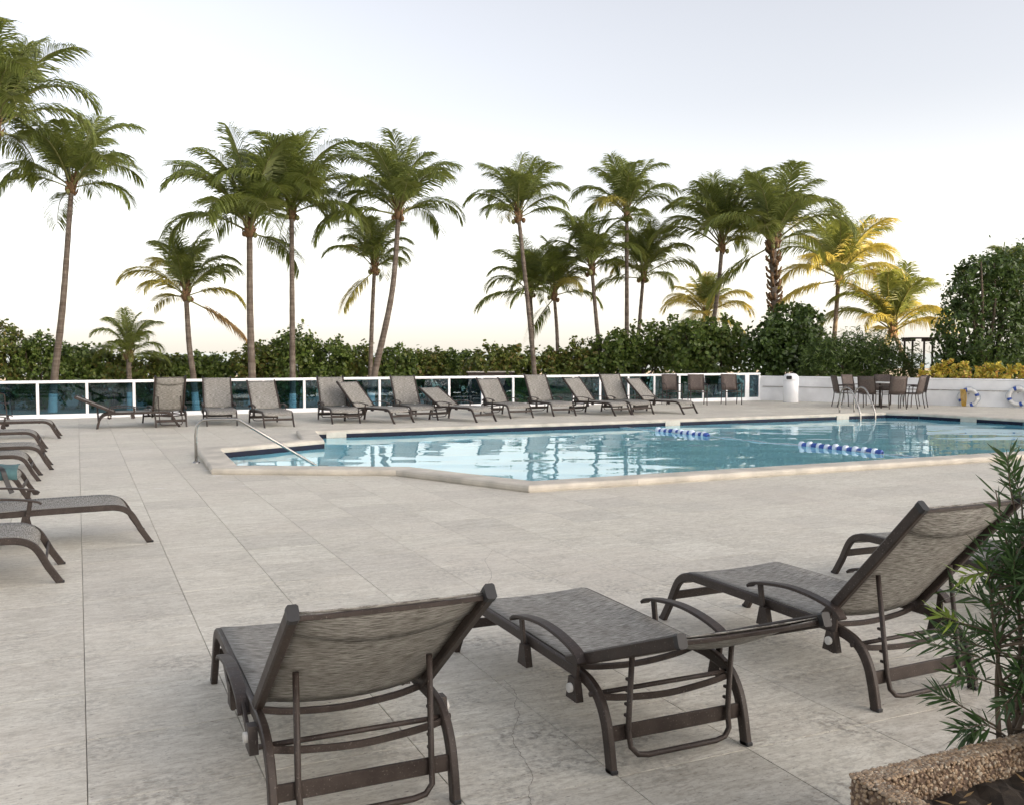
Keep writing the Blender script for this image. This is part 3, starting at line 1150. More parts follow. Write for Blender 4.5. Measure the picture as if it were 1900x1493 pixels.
hr = empty('pool_handrail', (0, 0, 0))
tag(hr, 'bent stainless steel handrail running down into the shallow end of the pool', 'handrail')
h0 = G(364, 858)
h1 = G(583, 862, Z_WATER)
dv = Vector((h1.x - h0.x, h1.y - h0.y, 0))
mid = D(448, 778, (h0.x + dv.x * .36) * math.sin(YAW) + (h0.y + dv.y * .36) * math.cos(YAW))
zt = mid.z
pts = [h0, h0 + Vector((0, 0, zt - .22)), h0 + dv * .012 + Vector((0, 0, zt - .09)), h0 + dv * .045 + Vector((0, 0, zt - .02)), h0 + dv * .10 + Vector((0, 0, zt + .003)), h0 + dv * .33 + Vector((0, 0, zt + .006)),
       h0 + dv * .38 + Vector((0, 0, zt - .02))]
end = Vector((h1.x, h1.y, 0)) + dv * .12 + Vector((0, 0, Z_WATER - .12))
path = [pts[0]] + smooth_path(pts[1:], 5) + [end]
b = MB(); b.tube(path, .021, 10); b.build('rail', M['steel'], hr)
b = MB(); b.lathe([(.0, .03), (.03, .03), (.055, .012), (.058, .0)], 16, h0); b.build('flange', M['steel'], hr)

ld = empty('pool_ladder', (18.25, 18.23, 0))
tag(ld, 'small stainless steel pool ladder at the far corner of the pool', 'ladder')
for x in (-.25, .25):
    b = MB()
    b.tube(smooth_path([(x, .62, .05), (x, .62, .40), (x, .56, .62), (x, .40, .71), (x, .22, .64), (x, .02, .34), (x, -.10, .06), (x, -.12, -.25), (x, -.12, -.7)], 5), .021, 9)
    b.build('rail', M['steel'], ld)
for z in (-.25, -.52):
    b = MB(); b.box((0, -.12, z), (.5, .08, .025), 0, .006); b.build('rung', M['steel'], ld)

ra, rb_ = G(1222, 797, Z_WATER + .03), G(1632, 838, Z_WATER + .03)
rd = (rb_ - ra)
rd.z = 0
rp = empty('lane_rope', (ra.x, ra.y, 0))
tag(rp, 'floating pool rope with blue and white floats in two groups', 'pool rope')
rn = rd.normalized()


def reach(sgn):
    t = 0
    while inside(offset(POOL, -.02), ra.x + rn.x * t, ra.y + rn.y * t) and abs(t) < 30:
        t += .03 * sgn
    return t


t0, t1 = reach(-1), reach(1)
pp = []
for k in range(41):
    t = t0 + (t1 - t0) * k / 40
    q = rn * t + Vector((-rn.y, rn.x, 0)) * .05 * math.sin(k * .55)
    pp.append((q.x, q.y, Z_WATER + .006 + .012 * math.sin(k * 1.7)))
b = MB(); b.tube(pp, .011, 6); b.build('rope', M['rope'], rp)


def float_mesh(name, L, r):
    b = MB()
    prof = [(.02, -L / 2), (r * .75, -L / 2), (r * .97, -L * .36), (r, 0), (r * .97, L * .36), (r * .75, L / 2), (.02, L / 2)]
    b.lathe(prof, 14)
    return b.mesh(name)


fa, fb = float_mesh('blue_float', .115, .054), float_mesh('white_float', .07, .070)
rot = rn.to_track_quat('Z', 'Y').to_euler()
for (xa, ya), (xb, yb) in (((1222, 797), (1310, 806)), ((1480, 824), (1632, 838))):
    A, B = G(xa, ya, Z_WATER + .03), G(xb, yb, Z_WATER + .03)
    sa, sb = (A - ra).dot(rn), (B - ra).dot(rn)
    for k in range(18):
        s_ = sa + (sb - sa) * k / 17
        o = link('white_float' if k % 2 == 0 else 'blue_float', fb if k % 2 == 0 else fa, M['wfloat'] if k % 2 == 0 else M['blue'], rp)
        q = rn * s_
        o.location = (q.x + random.uniform(-.012, .012), q.y + random.uniform(-.012, .012), Z_WATER + .02 + random.uniform(-.012, .012))
        o.rotation_euler = rot


def life_ring(px, py, label, strap):
    c, e = on_wall(px, .42)
    nn = Vector((e.y, -e.x))                        # out of the wall, towards the deck
    z = EYE - (py - HOR) / F * project(c.x, c.y, .42)[2]
    root = empty('life_ring', (c.x + nn.x * .09, c.y + nn.y * .09, z), math.atan2(e.y, e.x))
    tag(root, label, 'life ring')
    b = MB()
    K = 32
    path = [(math.cos(2 * math.pi * k / K) * .235, 0, math.sin(2 * math.pi * k / K) * .235) for k in range(K + 1)]
    b.tube(path, .058, 12)
    b.build('ring', M['ring_white'], root)
    for a in (20, 110, 200, 290):
        b = MB()
        path = [(math.cos(R(a + q)) * .235, 0, math.sin(R(a + q)) * .235) for q in range(-9, 10, 3)]
        b.tube(path, .0615, 12)
        b.build('band', M['blue'], root)
    b = MB()
    path = [(math.cos(2 * math.pi * k / 40) * (.305 + .02 * math.cos(8 * math.pi * k / 40)), -.02, math.sin(2 * math.pi * k / 40) * (.305 + .02 * math.cos(8 * math.pi * k / 40))) for k in range(41)]
    b.tube(path, .010, 6); b.build('grab_line', M['rope'], root)
    b = MB(); b.tube([(-.02, .0, .1), (0, .085, .1)], .012, 6); b.build('hook', M['steel'], root)
    if strap:
        b = MB()
        for k in range(5):
            b.tube(smooth_path([(-.22 + .03 * k, -.075, .24), (-.20 + .035 * k, -.09, 0), (-.16 + .02 * k, -.08, -.3)], 4), .013, 6)
        b.build('coiled_line', M['ring_yellow'], root)
    return root


life_ring(1799, 737, 'white life ring with yellow coiled line hung on the white wall', True)
life_ring(1889, 735, 'white life ring with blue bands on the wall at the right edge', False)

# ------------------------------------------------------------------ palms
rng = random.Random(11)


def frond_mesh(p0, droop, seed, name='frond', leafmat='frond'):
    """unit length frond: base at origin, growing along +X, stalk curving down; the leaflets hang"""
    r_ = random.Random(seed)
    N = 24
    pts, tan = [Vector((0, 0, 0))], []
    ang = p0
    twist = r_.uniform(-.25, .25)
    side = 0.0
    for k in range(N):
        t = k / N
        ang = p0 - droop * (t ** 1.9)
        side = twist * t * t * .5
        d = Vector((math.cos(ang), side, math.sin(ang))).normalized()
        tan.append(d)
        pts.append(pts[-1] + d / N)
    tan.append(tan[-1])
    b = MB()
    b.tube(pts[::3], [.0105 * (1 - .9 * (i / (len(pts[::3]) - 1))) + .0012 for i in range(len(pts[::3]))], 5, True, False)
    nface0 = len(b.f)
    NL = 74
    for s in (-1, 1):
        for k in range(NL):
            t = .17 + .83 * (k + r_.random() * .8) / NL
            if r_.random() < .03:
                continue
            f = min(t * N, N - .001)
            i = int(f)
            P = pts[i].lerp(pts[i + 1], f - i)
            T = tan[i]
            S = Vector((0, s, 0))
            S = (S - T * S.dot(T)).normalized()
            U = T.cross(S) * s
            if U.z < 0:
                U = -U
            shape = math.sin(math.pi * min(1, (.12 + .88 * t)) ** 1.1) ** .55 if t < .98 else .25
            Lf = (.12 + .245 * shape) * r_.uniform(.82, 1.12)
            sweep = .60 + .75 * t
            d0 = (S * 1.0 + T * sweep + U * r_.uniform(.05, .35)).normalized()
            sagk = r_.uniform(.55, 1.15)
            d1 = (d0 + Vector((0, 0, -1)) * .75 * sagk).normalized()
            d2 = (d1 + Vector((0, 0, -1)) * .9 * sagk).normalized()
            w = .0056 * r_.uniform(.8, 1.2) * (.7 + .5 * shape)
            q0, q1 = P, P + d0 * Lf * .38
            q2 = q1 + d1 * Lf * .36
            q3 = q2 + d2 * Lf * .30
            wd = (T - d0 * T.dot(d0)).normalized() * .55 + U * .5
            wd = (wd - d0 * wd.dot(d0)).normalized() * w
            b.add([q0 - wd * .5, q0 + wd * .5, q1 + wd, q1 - wd, q2 + wd * .8, q2 - wd * .8, q3], [(0, 1, 2, 3), (3, 2, 4, 5), (5, 4, 6)])
    me = b.mesh(name)
    me.materials.append(M['rachis'])
    me.materials.append(M[leafmat])
    me.polygons.foreach_set('material_index', [0 if i < nface0 else 1 for i in range(len(b.f))])
    return me


PITCH_CLASSES = [(84, 40), (72, 75), (58, 105), (43, 112), (26, 98), (6, 70), (-28, 40)]
FROND = {}
for lm in ('frond', 'frond_gold', 'frond_dry'):
    for ci, (p0, dr) in enumerate(PITCH_CLASSES):
        for s_ in range(3 if lm == 'frond' else 1):
            FROND[(lm, ci, s_)] = frond_mesh(R(p0 + (s_ - 1) * 5), R(dr + (s_ - 1) * 10), 100 * ci + s_ + 7, 'frond', lm)
FROND_COUNTS = [4, 5, 4, 3, 2, 1, 1]
STUB = None


def palm(label, base, ctrl, top, d, lpx, seed, rb=.15, rt=.10, gold=0.0, dry=0, paint=False, counts=None, boots=False, gz=-.55, lean=None):
    """base, ctrl, top: photo pixels of the trunk; d: depth; lpx: frond length in photo pixels"""
    r_ = random.Random(seed)
    if d < 31:
        d, rb, rt = d * 1.28, rb * 1.28, rt * 1.28
    rb, rt = rb * .64, rt * .66
    L_VAR, D_VAR = r_.uniform(.92, 1.08), r_.uniform(-.12, .12)
    T = D(*top, d)
    C = D(*ctrl, d + r_.uniform(-.3, .3))
    B0 = D(*base, d)
    k = (B0.z - gz) / max(.2, C.z - B0.z)
    B = B0 + (B0 - C) * min(k, 1.5) * .6
    B.z = gz
    root = empty('coconut_palm', B)
    tag(root, label, 'palm tree', 'coconut palms behind the pool')
    path = smooth_path([B - B, (B0 - B), (C - B), (T - B)], 9)
    hgt = T.z - gz
    rad = []
    for i, p in enumerate(path):
        t = min(1.0, max(0.0, p.z / hgt))
        rad.append(rt + (rb - rt) * (1 - t) ** 1.3 + .02 * max(0, 1 - p.z / .6) ** 2 + (.006 if i % 2 else 0))
    b = MB(); b.tube(path, rad, 12); b.build('trunk', M['bark'], root)
    if paint:
        pz = [p for p in path if p.z < .68]
        q = path[len(pz)]
        t = (.68 - pz[-1].z) / (q.z - pz[-1].z)
        pz.append(pz[-1].lerp(q, t))
        b = MB(); b.tube(pz, [rad[min(i, len(rad) - 1)] + .008 for i in range(len(pz))], 12, True, False)
        b.build('whitewashed_base', M['whitewash'], root)
    L = lpx * d / F * .89
    tt = T - B
    # crown shaft: leaf bases and fibre
    b = MB()
    b.tube([tt + Vector((0, 0, -.30)), tt + Vector((0, 0, -.16)), tt + Vector((0, 0, 0)), tt + Vector((0, 0, .20)), tt + Vector((0, 0, .42))], [rt * 1.15, rt * 1.75, rt * 1.9, rt * 1.3, .02], 9)
    for k in range(11):
        a = k * 2.4 + r_.random()
        z = -.35 + .06 * k
        o_ = Vector((math.cos(a), math.sin(a), 0))
        b.tube([tt + o_ * rt * .8 + Vector((0, 0, z)), tt + o_ * (rt * 1.9) + Vector((0, 0, z + .12)), tt + o_ * (rt * 2.5) + Vector((0, 0, z + .26))], [.045, .04, .022], 5)
    b.build('crown_shaft', M['boot'], root)
    if boots:
        b = MB()
        for k in range(70):
            a = k * 2.4 + r_.random()
            i = len(path) - 1 - int(k / 70 * len(path) * .42)
            P, o_ = path[i], Vector((math.cos(a), math.sin(a), 0))
            z = r_.uniform(-.15, .15)
            b.tube([P + o_ * rad[i] * .8 + Vector((0, 0, z)), P + o_ * (rad[i] + .12) + Vector((0, 0, z + .10)), P + o_ * (rad[i] + .17) + Vector((0, 0, z + .24))], [.06, .05, .03], 5)
        b.build('leaf_boots', M['boot'], root)
    a = r_.uniform(0, 6.28)
    cnt = list(counts or FROND_COUNTS)
    if counts is None and not dry:
        cnt[5], cnt[6] = r_.choice((0, 1, 1)), r_.choice((0, 0, 1))
        cnt[1] += 1
    kk = 0
    for ci, nf in enumerate(cnt):
        for k in range(nf):
            a += 2.39996 + r_.uniform(-.25, .25)
            lm = 'frond'
            if dry and ci == len(cnt) - 1 and k < dry:
                lm = 'frond_dry'
                a = -YAW + .25
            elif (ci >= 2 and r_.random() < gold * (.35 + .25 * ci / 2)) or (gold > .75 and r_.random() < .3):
                lm = 'frond_gold'  # on the lit palms this puts sunlight into the leaflet colour
            o = link('frond', FROND[(lm, ci, r_.randrange(3) if lm == 'frond' else 0)], None, root)
            o.location = tt + Vector((math.cos(a) * rt * .9, math.sin(a) * rt * .9, .22 - .075 * ci))
            o.rotation_euler = (Matrix.Rotation(a, 4, 'Z') @ Matrix.Rotation(r_.uniform(-.10, .10) + D_VAR, 4, 'Y') @ Matrix.Rotation(r_.uniform(-.2, .2), 4, 'X')).to_euler()
            s_ = L * r_.uniform(.84, 1.1) * (.86 if ci == 0 else 1)
            o.scale = (s_, s_, s_)
    # flower stalks and a few coconuts low in the crown
    for k in range(r_.choice((2, 3, 4))):
        aa = r_.uniform(0, 6.28)
        b = MB()
        b.lathe([(0, -.11), (.06, -.08), (.085, 0), (.07, .07), (0, .10)], 9)
        o = b.build('coconut', M['boot'] if k % 2 else M['rachis'], root)
        o.location = tt + Vector((math.cos(aa) * .2, math.sin(aa) * .2, -.16 - .1 * r_.random()))
    return root


palm('tall palm at the top left corner, its trunk outside the frame', (-75, 700), (-50, 500), (-10, 232), 24, 232, 1, .17, .12, .0)
palm('tall slightly leaning palm nearest the left edge, whole trunk in view', (101, 703), (117, 560), (133, 345), 27, 172, 2, .17, .10, .05, 0, True)
palm('small low palm rising out of the hedge at the far left', (240, 700), (239, 685), (240, 655), 28, 92, 3, .13, .10, .35, 0, True, [3, 4, 3, 3, 3, 1, 0])
palm('short palm with a dry golden frond hanging on its right', (359, 700), (351, 640), (345, 545), 28, 135, 4, .15, .10, .35, 1, True)
palm('big bushy palm with a straight trunk, left of the middle pair', (468, 700), (464, 580), (463, 425), 26.5, 205, 5, .17, .12, .05, 0, True)
palm('straight tall palm with a slim trunk, right neighbour of the bushy one', (543, 700), (542, 560), (541, 392), 27, 188, 6, .14, .095, .08, 0, True)
palm('short slender palm in front of the strongly leaning palm', (687, 700), (690, 600), (695, 495), 29.5, 112, 7, .12, .085, .1, 0, True)
palm('tall palm with a strongly curved trunk leaning to the right', (694, 700), (727, 545), (740, 395), 27.5, 172, 8, .16, .10, .06, 0, True)
palm('slim palm leaning left, left end of the middle right cluster', (990, 672), (976, 530), (962, 400), 36, 122, 9, .15, .105, .30)
palm('short thin palm half behind the leaning one, left of the cluster', (988, 660), (988, 610), (984, 540), 40, 112, 10, .13, .09, .12)
palm('short palm, second trunk from the left in the cluster', (1035, 668), (1033, 610), (1028, 545), 39, 118, 11, .14, .095, .1)
palm('middle palm of the cluster with a slightly leaning trunk', (1114, 672), (1106, 590), (1098, 498), 38, 122, 12, .15, .10, .1)
palm('tallest palm of the cluster with a straight trunk to the rail', (1163, 700), (1163, 560), (1163, 398), 38, 128, 13, .15, .105, .2)
palm('short palm at the right end of the cluster behind the tallest', (1184, 640), (1188, 580), (1194, 510), 40, 118, 14, .14, .10, .12)
palm('tall palm left of the thick bodied one, its trunk in the trees', (1318, 640), (1332, 540), (1340, 455), 38, 160, 15, .16, .11, .1)
palm('thick bodied palm with old leaf bases on its trunk', (1440, 640), (1437, 560), (1434, 448), 36.8, 165, 16, .22, .20, .12, 0, False, None, True)
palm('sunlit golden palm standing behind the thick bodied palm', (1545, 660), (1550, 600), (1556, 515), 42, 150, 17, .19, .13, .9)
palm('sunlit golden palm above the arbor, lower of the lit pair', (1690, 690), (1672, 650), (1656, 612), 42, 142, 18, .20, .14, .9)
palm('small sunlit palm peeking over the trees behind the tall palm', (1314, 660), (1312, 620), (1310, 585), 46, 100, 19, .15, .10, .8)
palm('dark palm whose fronds rise above the dense tree at the right', (1895, 690), (1890, 610), (1882, 545), 33.5, 120, 20, .17, .12, .05)


# ------------------------------------------------------------------ shrubs and trees
def leaf_cloud(blobs, nleaf, size, seed, aspect=1.0, shell=.55, up=.35):
    """blobs: (centre, radii); leaf polygons scattered through clumps inside them"""
    g = np.random.default_rng(seed)
    vol = np.array([b_[1][0] * b_[1][1] * b_[1][2] for b_ in blobs]) ** .72
    cnt = (nleaf * vol / vol.sum()).astype(int)
    V, Fc = [], []
    kx = 6
    base = np.array([[math.cos(2 * math.pi * k / kx) * (1.0 if k % 3 == 0 else .92), math.sin(2 * math.pi * k / kx) * (1.0 if k % 3 == 0 else .92) / aspect, 0] for k in range(kx)])
    base[0, 2] = -.12; base[3, 2] = -.10
    o = 0
    for (c, rad), m in zip(blobs, cnt):
        nc = max(10, m // 26)
        u = g.normal(size=(nc, 3)); u /= np.linalg.norm(u, axis=1)[:, None]
        rr = (shell + (1.06 - shell) * g.random(nc) ** .7)[:, None]
        cl = u * rr * np.array(rad)
        idx = g.integers(0, nc, m)
        P = cl[idx] + g.normal(size=(m, 3)) * np.array(rad) * .105
        P += np.array(c)
        nrm = u[idx] * .8 + g.normal(size=(m, 3)) * .75 + np.array([0, 0, up])
        nrm /= np.linalg.norm(nrm, axis=1)[:, None]
        a = np.cross(nrm, g.normal(size=(m, 3))); a /= np.linalg.norm(a, axis=1)[:, None]
        bb = np.cross(nrm, a)
        sz = size * g.uniform(.4, 1.4, m)
        q = P[:, None, :] + sz[:, None, None] * (a[:, None, :] * base[None, :, 0, None] + bb[:, None, :] * base[None, :, 1, None] + nrm[:, None, :] * base[None, :, 2, None])
        keep = q[:, :, 2].min(axis=1) > -.54
        q = q[keep]
        V.append(q.reshape(-1, 3))
        for k in range(len(q)):
            Fc.append(tuple(range(o, o + kx))); o += kx
    return np.concatenate(V), Fc


def shrub(name, label, cat, group, pos, blobs, nleaf, size, mat, seed, aspect=1.0, stems=5, shell=.5, up=.35):
    """pos: base point; blobs relative to it"""
    root = empty(name, pos)
    tag(root, label, cat, group)
    v, f = leaf_cloud(blobs, nleaf, size, seed, aspect, shell, up)
    me = bpy.data.meshes.new('foliage')
    me.from_pydata(v.tolist(), [], f)
    o = link('foliage', me, mat, root)
    r_ = random.Random(seed)
    b = MB()
    for k in range(stems):
        c, rad = blobs[k % len(blobs)]
        t = Vector((c[0] + r_.uniform(-.5, .5) * rad[0], c[1] + r_.uniform(-.5, .5) * rad[1], c[2] + rad[2] * r_.uniform(.2, .7)))
        s0 = Vector((r_.uniform(-.2, .2), r_.uniform(-.2, .2), 0))
        th = .022 + .014 * max(1, c[2])
        b.tube(smooth_path([s0, s0.lerp(t, .35) + Vector((r_.uniform(-.2, .2), r_.uniform(-.2, .2), .15)), s0.lerp(t, .7) + Vector((r_.uniform(-.2, .2), r_.uniform(-.2, .2), .1)), t], 4),
               [th * (1 - .75 * i / 12) for i in range(13)], 6)
    b.build('trunk' if cat == 'tree' else 'stem', M['twig'], root)
    return root


# sea grape hedge: tops read off the photo (pixel column, pixel row of the top), depth
HEDGE = [(-70, 592, 28), (12, 600, 28.5), (85, 622, 28.5), (150, 640, 29), (215, 655, 29.5), (285, 662, 29.5), (355, 660, 30), (420, 662, 30), (488, 634, 29.5), (545, 612, 29.5), (605, 632, 30),
         (668, 642, 30.5), (730, 646, 30.5), (792, 652, 31), (850, 652, 31.5), (912, 646, 32), (968, 642, 32.5), (1030, 650, 33), (1085, 636, 33), (1140, 616, 32.5), (1200, 600, 33), (1262, 590, 33.5)]
WORDS = ['at the far left corner', 'beside the leftmost trunk', 'right of the leftmost trunk', 'left of the small low palm', 'around the small low palm', 'right of the small low palm', 'under the palm with the golden frond',
         'between the golden frond palm and the bushy palm', 'at the foot of the big bushy palm', 'at the foot of the straight tall palm', 'just right of the straight tall palm', 'left of the strongly curved trunk', 'right of the strongly curved trunk',
         'above the lowest reclined lounger', 'left of the pale beach wall', 'over the pale beach wall', 'at the foot of the left leaning slim palm', 'at the foot of the second cluster trunk', 'at the foot of the middle cluster palm', 'left of the tallest cluster palm', 'right of the tallest cluster palm', 'left of the tall trees, right end of the hedge']
for k, ((px, py, d), wd) in enumerate(zip(HEDGE, WORDS)):
    r_ = random.Random(400 + k)
    d *= 1.27 if px < 900 else 1.16
    top = D(px, py - 9, d)
    base = Vector((top.x, top.y, -.55))
    h = top.z + .55
    hw = 1.12
    blobs = [((r_.uniform(-.1, .1), 0, h * .45), (hw * 1.05, 1.0, h * .46)),
             ((r_.uniform(-.4, .4), r_.uniform(-.3, .3), h * .70), (hw * .7, .7, h * .27)),
             ((r_.uniform(-.6, -.2), r_.uniform(-.3, .3), h * .62), (hw * .6, .6, h * .28)),
             ((r_.uniform(.2, .6), r_.uniform(-.3, .3), h * .60), (hw * .6, .6, h * .28))]
    shrub('sea_grape_shrub', 'sea grape shrub in the hedge ' + wd, 'shrub', 'sea grape hedge behind the glass fence', base, blobs, 4300, .066,
          M['grape_warm'] if (k in (0, 1, 15, 16, 17, 18) or r_.random() < .15) else M['grape'], 40 + k, 1.15)

b0 = D(1310, 745, 36); b0.z = -.55
shrub('sea_grape_tree', 'tall green sea grape at the right end of the glass fence', 'tree', 'trees on the right', b0,
      [((0, 0, 1.6), (1.5, 1.2, 1.6)), ((-.5, 0, 2.6), (1.0, .9, .9)), ((.7, -.2, 2.7), (.9, .9, .9))], 8000, .078, M['grape'], 81, 1.2, 8)
b0 = D(1455, 745, 34.3); b0.z = -.55
shrub('broadleaf_tree', 'dark broad leaved tree at the corner where fence meets wall', 'tree', 'trees on the right', b0,
      [((0, 0, 1.7), (1.55, 1.2, 1.7)), ((-.6, -.1, 2.5), (.9, .9, .9)), ((.4, 0, 3.1), (.95, .9, .85)), ((1.0, 0, 2.3), (.8, .8, .9))], 10500, .080, M['darkleaf'], 82, 1.3, 9)
b0 = D(1600, 745, 33); b0.z = -.55
shrub('feathery_bush', 'dark fine leaved bush above the white wall behind the dining chairs', 'shrub', 'trees on the right', b0,
      [((-.9, 0, 1.35), (1.6, .9, 1.5)), ((1.0, 0, 1.3), (1.8, .9, 1.5)), ((0, -.1, 1.9), (1.5, .8, 1.0)), ((-1.6, 0, 1.8), (1.0, .8, 1.0))], 15000, .10, M['feather'], 83, 5.0, 8, .45, .1)
b0 = D(1820, 745, 31.5); b0.z = -.55
shrub('dense_tree', 'large dense dark green tree at the right edge', 'tree', 'trees on the right', b0,
      [((a_, b_, c_ * 1.1), (d_, e_, f_ * 1.12)) for (a_, b_, c_), (d_, e_, f_) in [((.3, 0, 2.7), (1.6, 1.4, 1.9)), ((-.85, .1, 2.4), (.85, .9, 1.3)), ((-.3, 0, 4.25), (.75, .8, .6)), ((.75, .1, 4.45), (.9, .9, .65)), ((1.7, 0, 3.6), (1.4, 1.2, 1.7)), ((-.55, .2, 3.5), (.6, .7, .6)), ((-.2, .2, 1.0), (1.5, 1.0, 1.2)), ((1.6, .1, 1.3), (1.6, 1.1, 1.5)), ((-1.15, .1, 1.3), (.6, .7, .9))]], 19000, .085, M['darkleaf'], 84, 2.2, 12, .35)
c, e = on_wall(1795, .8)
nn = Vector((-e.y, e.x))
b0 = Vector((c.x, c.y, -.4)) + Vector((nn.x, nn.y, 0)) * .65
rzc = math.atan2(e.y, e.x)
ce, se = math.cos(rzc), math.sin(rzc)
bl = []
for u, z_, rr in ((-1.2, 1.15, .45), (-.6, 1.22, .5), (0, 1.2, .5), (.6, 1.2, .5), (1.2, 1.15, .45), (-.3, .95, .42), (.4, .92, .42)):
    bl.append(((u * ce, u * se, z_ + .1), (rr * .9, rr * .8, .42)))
shrub('sun_tinted_croton_hedge', 'yellow and orange shrub over the white wall, sunlight painted into its leaves', 'shrub', None, b0, bl, 5200, .055, M['sun_croton'], 85, 1.8, 6)
for px, py, d, lab, sd in ((1000, 700, 33.5, 'low yellow green fern palm behind the middle of the rail', 5), (1245, 690, 33.5, 'low green fan of fronds under the tall cluster palms', 6)):
    b0 = D(px, py + 45, d); b0.z = -.5
    root = empty('fern_palm', b0)
    tag(root, lab, 'plant', 'low fern palms behind the rail')
    r_ = random.Random(sd)
    for k in range(15):
        ci = 1 + k % 4
        o = link('frond', FROND[('frond_gold' if ci > 1 and r_.random() < .45 else 'frond', ci, 0)], None, root)
        o.location = (r_.uniform(-.25, .25), r_.uniform(-.25, .25), .15)
        o.rotation_euler = (0, 0, k * 2.4 + r_.random())
        s_ = r_.uniform(1.25, 1.7)
        o.scale = (s_, s_, s_)
# pale beach wall glimpsed through the hedge, dark timber arbor
p = D(910, 690, 36.5)
bw = empty('beach_wall', (p.x, p.y, -.55))
tag(bw, 'pale low wall glimpsed just above the rail in the middle of the hedge', 'wall')
b = MB(); b.box((0, 0, (p.z + .52) / 2), (1.75, .25, p.z + .52), R(-12), .02); b.build('wall_panel', M['wood'], bw)
b = MB(); b.box((0, 0, p.z + .545), (1.85, .34, .05), R(-12), .015); b.build('wall_coping', M['concrete'], bw)

p = D(1703, 690, 34.6); q = D(1703, 634, 34.6)
ab = empty('timber_arbor', (p.x, p.y, -.55), -YAW)
tag(ab, 'dark timber arbor frame among the bushes below the sunlit palm', 'arbor')
ht = q.z + .55
for sx in (-1, 1):
    for sy in (-.35, .35):
        b = MB(); b.box((sx * .36, sy, ht / 2), (.06, .06, ht), 0, .008); b.build('post', M['wood'], ab)
    b = MB(); b.box((sx * .36, 0, ht + .05), (.11, .95, .10), 0, .008); b.build('beam', M['wood'], ab)
for k in range(5):
    b = MB(); b.box((0, -.38 + .19 * k, ht + .125), (.95, .06, .05), 0, .006); b.build('slat', M['wood'], ab)

# ------------------------------------------------------------------ planter and its shrub at the lower right
ZR = .50
pc = G(1576, 1437, ZR)                              # outer far left corner of the rim
PL, PW, TH = 1.05, 1.25, .060
planter = empty('planter', (pc.x, pc.y, 0))
tag(planter, 'square exposed pebble planter at the lower right corner', 'planter')
b = MB()
for c, d in (((PL / 2, -TH / 2, ZR / 2), (PL, TH, ZR)), ((TH / 2, -PW / 2, ZR / 2 - .0015), (TH - .002, PW - 2 * TH, ZR - .003)), ((PL - TH / 2, -PW / 2, ZR / 2 - .0015), (TH - .002, PW - 2 * TH, ZR - .003)), ((PL / 2, -PW + TH / 2, ZR / 2), (PL, TH, ZR))):
    b.box(c, d, 0, .012)
b.build('planter_wall', M['mortar'], planter)
g = np.random.default_rng(5)
ico = []
phi = (1 + 5 ** .5) / 2
for s1 in (-1, 1):
    for s2 in (-1, 1):
        ico += [(0, s1, s2 * phi), (s1, s2 * phi, 0), (s2 * phi, 0, s1)]
ico = np.array(ico) / math.sqrt(1 + phi * phi)
from itertools import combinations
ed = min(np.linalg.norm(ico[0] - ico[k]) for k in range(1, 12))
ICOF = []
for a, b_, c in combinations(range(12), 3):
    if all(abs(np.linalg.norm(ico[x] - ico[y]) - ed) < .01 for x, y in ((a, b_), (b_, c), (a, c))):
        nrm = np.cross(ico[b_] - ico[a], ico[c] - ico[a])
        ICOF.append((a, b_, c) if nrm.dot(ico[a]) > 0 else (a, c, b_))
PV, PF = [], []


def pebbles(n_, fn, flat):
    for k in range(n_):
        p = fn()
        s_ = g.uniform(.0032, .0072)
        sc = np.array([g.uniform(.8, 1.35), g.uniform(.8, 1.35), g.uniform(.8, 1.2)]) * s_
        sc[flat] *= .7
        th = g.uniform(0, 3.14)
        v = ico * sc
        o_ = len(PV)
        PV.extend((v + np.array(p)).tolist())
        PF.extend([(a + o_, b_ + o_, c + o_) for a, b_, c in ICOF])


pebbles(2600, lambda: (g.uniform(0, PL), g.uniform(-TH, 0), ZR), 2)
pebbles(2400, lambda: (g.uniform(0, TH), g.uniform(-PW + TH, -TH), ZR - .003), 2)
pebbles(3800, lambda: (0.0, g.uniform(-PW, 0), g.uniform(.15, ZR)), 0)
pebbles(1300, lambda: (g.uniform(TH, PL - TH), -TH - .001, g.uniform(ZR - .11, ZR)), 1)
me = bpy.data.meshes.new('pebbles')
me.from_pydata(PV, [], PF)
me.polygons.foreach_set('use_smooth', [True] * len(PF))
o = link('pebble_facing', me, M['pebble'], planter)
o['kind'] = 'stuff'
b = MB()
K = 28
vs = [(TH + .002 + (PL - 2 * TH - .004) * i / K, -TH - .002 - (PW - 2 * TH - .004) * j / K, ZR - .075 + .022 * math.sin(i * 1.3) * math.sin(j * .9) + random.uniform(-.010, .012)) for i in range(K + 1) for j in range(K + 1)]
fs = [(i * (K + 1) + j, i * (K + 1) + j + 1, (i + 1) * (K + 1) + j + 1, (i + 1) * (K + 1) + j) for i in range(K) for j in range(K)]
b.add(vs, [tuple(reversed(q)) for q in fs]); b.build('soil', M['soil'], planter)
# fallen leaves on the soil
b = MB()
r_ = random.Random(9)
for k in range(150):
    x, y = r_.uniform(TH + .03, PL - TH - .03), -r_.uniform(TH + .03, PW - TH - .03)
    a = r_.uniform(0, 6.28)
    d, w = Vector((math.cos(a), math.sin(a), r_.uniform(-.2, .2))) * r_.uniform(.012, .03), Vector((-math.sin(a), math.cos(a), 0)) * r_.uniform(.003, .008)
    P = Vector((x, y, ZR - .045))
    b.add([P - d, P + w, P + d, P - w], [(0, 1, 2, 3)])
o = b.build('leaf_litter', M['frond_dry'], planter)
o['kind'] = 'stuff'

